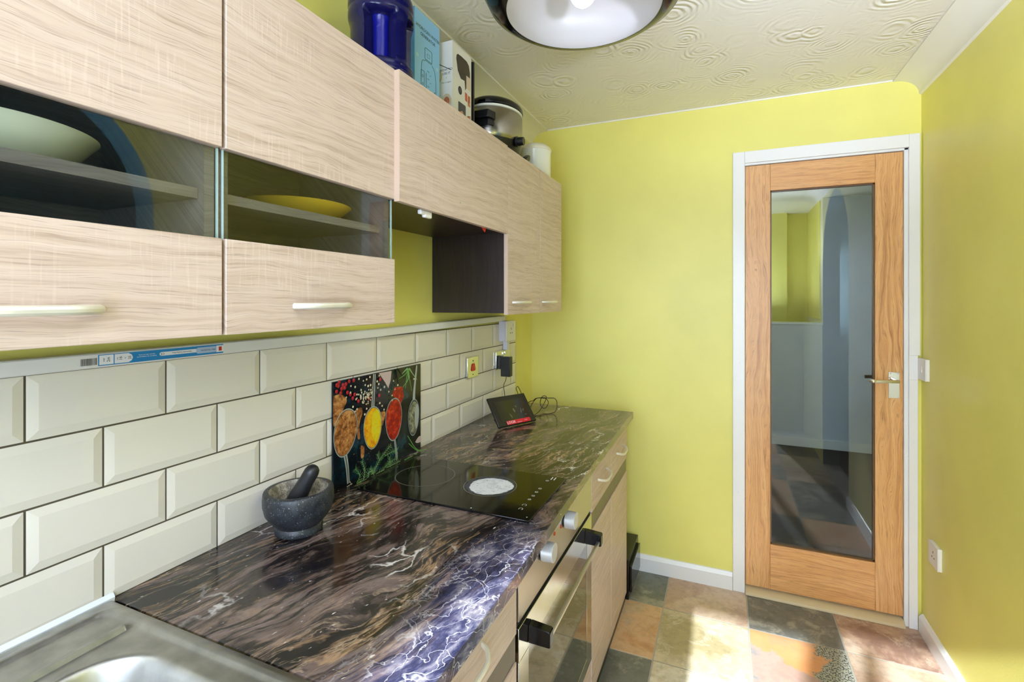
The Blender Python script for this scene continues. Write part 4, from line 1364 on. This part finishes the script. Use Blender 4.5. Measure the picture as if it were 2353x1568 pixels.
def jr(z):
    r = 0.0735
    r += 0.0065 * (1 - sstep(0.016, 0.045, z))
    r += 0.0060 * sstep(0.120, 0.150, z)
    r -= 0.0030 * math.exp(-((z - 0.0205) / 0.0022) ** 2)
    r -= 0.0028 * math.exp(-((z - 0.168) / 0.003) ** 2)
    if z < 0.006:
        r -= 0.006 * (1 - z / 0.006) ** 2
    if z > 0.19:
        r -= 0.045 * ((z - 0.19) / 0.055) ** 1.6
    return r


def sect(a, a0, a1, w):
    return sstep(a0, a0 + w, a) * (1 - sstep(a1 - w, a1, a))


vs, fs = [], []
for z in zs:
    for k in range(seg):
        a = -180 + 360 * k / seg
        cut = max(sect(a, -84, -24, 4), sect(a, 2, 44, 4)) * sstep(0.032, 0.041, z) * (1 - sstep(0.142, 0.152, z))
        r = jr(z) - (0.034 - 0.010 * math.cos(R((a + 54) * 3)) * (1 if a < -20 else 0)) * cut
        vs.append((jc[0] + r * math.cos(R(a)), jc[1] + r * math.sin(R(a)), jc[2] + z))
for j in range(len(zs) - 1):
    for k in range(seg):
        l = (k + 1) % seg
        fs.append((j * seg + k, j * seg + l, (j + 1) * seg + l, (j + 1) * seg + k))
fs.append(tuple(range(seg))[::-1])
b.add(vs, fs)
body = b.build('jug_body', [M_jug, M_jugdeep], jg, smooth=70)
for p in body.data.polygons:
    j, k = divmod(p.index, seg)
    a = -180 + 360 * (k + 0.5) / seg
    if j < len(zs) - 1 and (-79 < a < -29 or 7 < a < 39) and 0.041 < zs[j] < 0.142:
        p.material_index = 1
MB().lathe([(0.0305, 0.238), (0.034, 0.244), (0.034, 0.268), (0.031, 0.272), (0.0, 0.272)], jc, 32).build('cap', M_black, jg)

bxm = flat('sky_blue_card', (148, 208, 255), 0.4)
bxd = flat('blue_card_side', (70, 156, 240), 0.4)
hb_ = thing('blue_box', 'pale blue hydrogen water generator carton beside the jug', 'box', (-0.84, 1.228, CT))
b = MB().box(-0.8800, -0.8000, 1.1620, 1.2940, CT, 2.2150)
box = b.build('carton', [bxm, bxd], hb_, bevel=0.0008)
for p in box.data.polygons:
    if p.normal.y < -0.9:
        p.material_index = 1
fx = -0.79985
text('lettering', 'HYDROGEN WATER', 0.0135, M_ink, box, (fx, 1.2300, 2.1690), (0, 1, 0), (0, 0, 1))
text('lettering', 'GENERATOR', 0.0135, M_ink, box, (fx, 1.2300, 2.1520), (0, 1, 0), (0, 0, 1))
ln = MB()
YB = 1.232


def lpath(pts, r=0.0006):
    ln.tube(catmull([(fx + 0.0001, YB + y, z) for y, z in pts], 4), r, 5)


def lpoly(pts, r=0.0006):
    for p, q in zip(pts[:-1], pts[1:]):
        ln.tube([(fx + 0.0001, YB + p[0], p[1]), (fx + 0.0001, YB + q[0], q[1])], r, 5)


lpoly([(-0.018, 2.089), (-0.018, 2.121), (-0.012, 2.1225), (0.012, 2.1225), (0.018, 2.121), (0.018, 2.089), (-0.018, 2.089)])
lpoly([(-0.018, 2.0855), (0.018, 2.0855)])
lpath([(-0.018, 2.083), (-0.030, 2.080), (-0.036, 2.068), (-0.037, 2.050), (-0.038, 2.0)])
lpath([(0.018, 2.083), (0.030, 2.076), (0.037, 2.058), (0.040, 2.030), (0.040, 1.94)])
lpoly([(-0.038, 2.050), (-0.022, 2.050), (-0.022, 1.95), (-0.038, 1.95), (-0.038, 2.050)])
lpoly([(0.034, 2.010), (0.034, 1.94)], 0.0010)
lpoly([(-0.012, 2.050), (-0.012, 1.95)])
for k in range(5):
    z = 2.058 - 0.022 * k
    lpoly([(-0.006, z), (0.004, z)])
    lpoly([(0.008, z - 0.008), (0.013, z - 0.008)])
    if k < 4:
        lpath([(-0.033, z - 0.024), (-0.030, z - 0.020), (-0.027, z - 0.024), (-0.030, z - 0.028), (-0.033, z - 0.024)], 0.0004)
lpoly([(-0.006, 2.108), (0.006, 2.108), (0.006, 2.098), (-0.006, 2.098), (-0.006, 2.108)], 0.0003)
ln.build('line_drawing', M_ink, box)
sw_ = MB()
for dz in (0, 0.004, 0.010):
    sw_.poly_x(fx, [(1.1635, 1.982 - dz), (1.20, 1.985 - dz), (1.24, 1.975 - dz), (1.2925, 1.945 - dz), (1.2925, 1.942 - dz), (1.24, 1.972 - dz), (1.20, 1.982 - dz), (1.1635, 1.979 - dz)])
for y in (1.176, 1.280):
    annulus_pts = [(y + 0.006 * math.cos(2 * math.pi * k / 20), 2.085 + 0.006 * math.sin(2 * math.pi * k / 20)) for k in range(20)]
    sw_.poly_x(fx, annulus_pts)
sw_.build('pale_swirl_print', flat('pale_swirl_print', (178, 224, 246), 0.4), box, smooth=0)['kind'] = 'stuff'

# white carton with food pictures
M_card = flat('white_card', (236, 234, 230), 0.42)
wb = thing('white_box', 'white appliance carton printed with food pictures between blue carton and slow cooker', 'box', (-0.84, 1.424, CT))
wbox = BX(-0.9000, -0.7940, 1.3600, 1.4880, CT, 2.2130).build('carton', M_card, wb, bevel=0.0008)
PR = [M_ink, flat('print_brown_lid', (62, 52, 44), 0.3), flat('print_cream_bowl', (216, 198, 164), 0.4), flat('print_orange', (224, 178, 132), 0.4), flat('print_red_fruit', (206, 84, 66), 0.4),
      flat('print_slate_photo', (72, 72, 88), 0.4), powder('print_berries', (150, 60, 40), (206, 130, 90), (232, 196, 160), 90.0), flat('print_beige', (226, 206, 186), 0.4)]
pr = MB()
wx = -0.79385


def fy(cy, cz, ry, rz, m, seg=24, a0=0, dx=0.0):
    pr.poly_x(wx + dx, [(cy + ry * math.cos(2 * math.pi * k / seg), cz + rz * math.sin(2 * math.pi * k / seg)) for k in range(seg)], m)


pr.poly_x(wx, [(1.385, 2.165), (1.387, 2.178), (1.395, 2.185), (1.420, 2.187), (1.455, 2.186), (1.470, 2.178), (1.478, 2.155), (1.478, 2.128), (1.455, 2.1285), (1.452, 2.095), (1.445, 2.085), (1.440, 2.115), (1.415, 2.112), (1.395, 2.130)], 1)
pr.poly_x(wx + 0.0001, [(1.452, 2.138), (1.482, 2.138), (1.482, 2.095), (1.452, 2.095)], 7)
fy(1.410, 2.072, 0.0125, 0.0135, 0)
annulus_ = [(1.410 + 0.006 * math.cos(2 * math.pi * k / 16), 2.072 + 0.008 * math.sin(2 * math.pi * k / 16)) for k in range(16)]
pr.poly_x(wx + 0.0002, annulus_, 5)
pr.poly_x(wx, [(1.443, 2.080), (1.458, 2.078), (1.459, 2.050), (1.444, 2.052)], 4)
pr.poly_x(wx, [(1.462, 2.076), (1.480, 2.076), (1.480, 2.040), (1.462, 2.040)], 6)
pr.poly_x(wx, [(1.398, 2.030), (1.400, 2.034), (1.446, 2.034), (1.448, 2.030), (1.448, 1.940), (1.398, 1.940)], 5)
pr.poly_x(wx + 0.0001, [(1.402, 2.000), (1.425, 2.010), (1.444, 1.996), (1.444, 1.960), (1.402, 1.960)], 6)
pr.poly_x(wx, [(1.460, 2.005), (1.482, 2.012), (1.482, 1.945), (1.462, 1.950)], 6)
pr.poly_x(wx, [(1.452, 1.985), (1.4555, 1.985), (1.4555, 1.955), (1.452, 1.955)], 0)
wy = 1.35985


def fxz(cx, cz, rx, rz, m, dy=0.0, seg=24):
    pr.add([(cx + rx * math.cos(2 * math.pi * k / seg), wy - dy, cz + rz * math.sin(2 * math.pi * k / seg)) for k in range(seg)], [tuple(range(seg))], m)


def qxz(x0, x1, z0, z1, m, dy=0.0):
    pr.add([(x0, wy - dy, z0), (x1, wy - dy, z0), (x1, wy - dy, z1), (x0, wy - dy, z1)], [(0, 1, 2, 3)], m)


pr.add([(-0.884, wy, 2.168), (-0.798, wy, 2.120), (-0.798, wy, 2.1175), (-0.884, wy, 2.1655)], [(0, 1, 2, 3)], 0)
fxz(-0.855, 2.105, 0.024, 0.026, 2)
fxz(-0.855, 2.105, 0.017, 0.018, 7, 0.0001)
fxz(-0.815, 2.020, 0.018, 0.026, 2)
fxz(-0.815, 2.020, 0.011, 0.016, 6, 0.0001)
fxz(-0.862, 2.000, 0.023, 0.026, 7)
qxz(-0.846, -0.826, 1.940, 2.010, 3)
pr.build('printed_pictures', PR, wbox, smooth=0)
for body_, zz, szz in (('HOW TO', 2.122, 0.0105), ('USE IT', 2.110, 0.0105), ('1', 2.096, 0.007), ('Pour in yogurt', 2.082, 0.006), ('2', 2.052, 0.007), ('Refrigerate', 2.044, 0.006), ('for 48h', 2.036, 0.006), ('3', 1.985, 0.007), ('Enjoy', 1.968, 0.007)):
    text('lettering', body_, szz, M_ink, wbox, (-0.816 if zz > 2.06 or zz < 2.0 else -0.852, wy - 0.0002, zz), (1, 0, 0), (0, 0, 1))
bd = BX(-0.9000, -0.7920, 1.4980, 1.5080, CT - 0.001, 2.2050)
tag(bd.build('black_board', M_black, None, (-0.84, 1.503, CT), bevel=0.001), 'thin black board standing on edge between white carton and slow cooker', 'board')

# slow cooker
kc = (-0.820, 1.735, 1.9212)
SX, SY_ = 0.100, 0.130
ck = thing('slow_cooker', 'oval stainless slow cooker with black lid on the tall wall cabinet', 'slow cooker', kc)
def ov_lathe(b, prof, seg=72, m=0):
    return b.lathe([(r, z) for r, z in prof], kc, seg, SX, SY_, m)
ov_lathe(MB(), [(0.0, 0.004), (0.80, 0.004), (0.86, 0.010), (0.93, 0.050), (0.975, 0.0645), (0.975, 0.066), (0.0, 0.066)]).build('base', M_black, ck, smooth=40)
t = NT('brushed_steel_shell')
o = t.obj(False)
M_shell = t.bsdf(col(164, 160, 152), 0.26, 1.0)
ov_lathe(MB(), [(0.965, 0.0662), (0.985, 0.070), (1.0, 0.080), (1.0, 0.172), (0.985, 0.1745), (0.0, 0.1745)]).build('shell', M_shell, ck, smooth=40)
ov_lathe(MB(), [(0.97, 0.1746), (1.015, 0.1760), (1.015, 0.1830), (0.97, 0.1845), (0.0, 0.1845)]).build('ceramic_rim', M_ceramic, ck, smooth=40)
ov_lathe(MB(), [(0.98, 0.1847), (1.03, 0.1870), (1.035, 0.195), (1.02, 0.203), (0.97, 0.210), (0.86, 0.218), (0.60, 0.2245), (0.30, 0.2265), (0.0, 0.227)]).build('lid', M_gloss, ck, smooth=40)
for sgn in (-1, 1):
    hdl = MB()
    y0 = kc[1] + sgn * (SY_ - 0.004)
    pts = []
    hdl.prism([(kc[0] - 0.052, y0 - sgn * 0.010), (kc[0] - 0.044, y0 + sgn * 0.030), (kc[0] + 0.044, y0 + sgn * 0.030), (kc[0] + 0.056, y0 - sgn * 0.012)], 'z', kc[2] + 0.122, kc[2] + 0.150)
    hdl.prism([(kc[0] - 0.048, y0 - sgn * 0.010), (kc[0] - 0.040, y0 + sgn * 0.016), (kc[0] + 0.040, y0 + sgn * 0.016), (kc[0] + 0.050, y0 - sgn * 0.012)], 'z', kc[2] + 0.098, kc[2] + 0.1225)
    hdl.build('handle', M_black, ck, bevel=0.003)
kx = kc[0] + SX
MB().cyl((kx - 0.003, 1.718, 1.985), (kx + 0.003, 1.718, 1.985), 0.0205, m=0).cyl((kx + 0.003, 1.718, 1.985), (kx + 0.026, 1.718, 1.985), 0.0165, 0.0150).build('control_knob', M_black, ck, bevel=0.001)

# white enamel pot
pc_ = (-0.785, 2.070, 1.9212)
po = thing('enamel_pot', 'white lidded pot with green base rim on the far end of the cabinets', 'pot', pc_)
MB().lathe([(0.0, 0.008), (0.070, 0.008), (0.0735, 0.012), (0.0740, 0.118), (0.0755, 0.122), (0.0755, 0.126), (0.0, 0.126)], pc_, 56).build('pot_body', M_ceramic, po, smooth=40)
MB().lathe([(0.0, 0.0), (0.070, 0.0), (0.0735, 0.003), (0.0735, 0.0078), (0.0, 0.0078)], pc_, 56).build('base_rim', flat('green_rubber', (120, 190, 160), 0.5), po, smooth=40)
MB().lathe([(0.0, 0.1262), (0.0765, 0.1262), (0.0770, 0.132), (0.0720, 0.142), (0.055, 0.155), (0.030, 0.163), (0.0, 0.166)], pc_, 56).build('lid', flat('cream_lid', (226, 220, 196), 0.35), po, smooth=40)
mk = MB()
for k, zz in ((0, 0.088), (1, 0.045)):
    a = R(18)
    for da in range(3):
        aa = a + R(da * 2)
        mk.add([(pc_[0] + 0.0745 * math.cos(aa + q), pc_[1] + 0.0745 * math.sin(aa + q), pc_[2] + zz + h) for q, h in ((0, 0), (0.02, 0), (0.02, 0.012), (0, 0.012))], [(0, 1, 2, 3)])
mk.build('dark_print', M_ink, po, smooth=0)['kind'] = 'stuff'

# loose plug with its cable, on the cabinet edge
pl = thing('loose_plug', 'loose black mains plug with grey cable lying between slow cooker and pot', 'plug', (-0.712, 1.79, 1.9215))
q0 = Vector((-0.714, 1.792, 1.9380))
px_, py_, pz_ = Vector((0.05, 0.86, 0.50)).normalized(), None, None
pz_ = Vector((0.9, 0.1, -0.2)); pz_ = (pz_ - px_ * pz_.dot(px_)).normalized(); py_ = pz_.cross(px_)
b = MB()
hx, hy, hz = 0.021, 0.013, 0.009
b.add([tuple(q0 + px_ * sx * hx + py_ * sy * hy * (1.0 if sx < 0 else 0.8) + pz_ * sz * hz) for sz in (-1, 1) for sy in (-1, 1) for sx in (-1, 1)],
      [(0, 2, 3, 1), (4, 5, 7, 6), (0, 1, 5, 4), (2, 6, 7, 3), (0, 4, 6, 2), (1, 3, 7, 5)])
b.build('plug_body', M_black, pl, bevel=0.003)
b = MB()
for sy, L in ((-0.6, 0.012), (0.6, 0.012), (0.0, 0.016)):
    st_ = q0 + px_ * hx + py_ * sy * hy
    b.tube([st_, st_ + px_ * L], 0.0018, 6)
b.build('pins', flat('brass_pins', (206, 180, 120), 0.3, 1.0), pl)
cb = MB().tube(catmull([q0 - px_ * 0.02, q0 - px_ * 0.028 + Vector((-0.01, 0, 0.0)), (-0.722, 1.815, 1.962), (-0.724, 1.822, 1.976), (-0.7275, 1.8135, 1.988), (-0.733, 1.845, 1.990), (-0.745, 1.870, 1.975), (-0.765, 1.900, 1.940), (-0.80, 1.93, 1.9235), (-0.86, 1.95, 1.9235)], 5), 0.0017, 6)
cb.build('cable', flat('grey_cable', (186, 188, 186), 0.45), pl)

# dishes on the cabinet shelves
def dish(name, c, r, h, foot, mat, label, cat):
    b = MB().lathe([(0.0, 0.0), (foot, 0.0), (foot + 0.002, 0.003), (foot + (r - foot) * 0.55, h * 0.42), (r * 0.95, h * 0.86), (r, h), (r - 0.002, h + 0.001), (r * 0.93, h * 0.92), (foot + (r - foot) * 0.5, h * 0.50), (foot, 0.007), (0.0, 0.006)], c, 72)
    return tag(b.build(name, mat, None, c, smooth=50), label, cat)


dish('serving_dish', (-0.862, 0.302, 1.5605), 0.119, 0.045, 0.070, M_ceramic, 'pale white serving dish behind the glass of the nearest wall cabinet', 'dish')
dish('dinner_plate', (-0.860, 0.800, 1.5605), 0.116, 0.032, 0.066, M_yellow, 'yellow plate on the shelf behind the cabinet glass strip', 'plate')

# ---------------------------------------------------------------- ceiling lamp
lc = (-0.311, 1.146, 0.0)
cl = thing('ceiling_lamp', 'large dark domed pendant lamp with white inside below the ceiling', 'lamp', (-0.311, 1.146, CZ))
MB().lathe([(0.1825, 2.080), (0.200, 2.084), (0.226, 2.102), (0.243, 2.135), (0.243, 2.165), (0.225, 2.205), (0.180, 2.245), (0.110, 2.270), (0.030, 2.280), (0.0, 2.280)], lc, 96, caps=False).build(
    'shade', flat('black_chrome_shade', (46, 44, 42), 0.14, 0.85), cl, smooth=60)
MB().lathe([(0.1820, 2.0805), (0.198, 2.0875), (0.222, 2.105), (0.238, 2.136), (0.238, 2.163), (0.220, 2.201), (0.176, 2.240), (0.108, 2.264), (0.030, 2.274), (0.0, 2.274)], lc, 96, caps=False).build(
    'shade_lining', flat('white_shade_lining', (206, 203, 198), 0.35), cl, smooth=60)
MB().lathe([(0.0, 2.2738), (0.030, 2.2738), (0.024, 2.200), (0.016, 2.150), (0.0, 2.148)], lc, 24).build('lamp_holder', M_plastic, cl)
t = NT('lit_bulb')
em = t.n('ShaderNodeEmission')
em.inputs[0].default_value = (1.0, 0.95, 0.87, 1)
em.inputs[1].default_value = 3.0
t.t.links.new(em.outputs[0], t.out.inputs[0])
M_bulb = t.m
MB().lathe([(0.0, 2.088)] + [(0.030 * math.sin(R(a)), 2.118 - 0.030 * math.cos(R(a))) for a in range(15, 166, 15)] + [(0.0, 2.148)], lc, 32).build('bulb', M_bulb, cl, smooth=60)
MB().lathe([(0.0, CZ - 0.0005), (0.045, CZ - 0.0005), (0.045, CZ - 0.018), (0.030, CZ - 0.026), (0.006, CZ - 0.028), (0.006, 2.2805), (0.0, 2.2805)], lc, 32).build('ceiling_rose', M_black, cl)
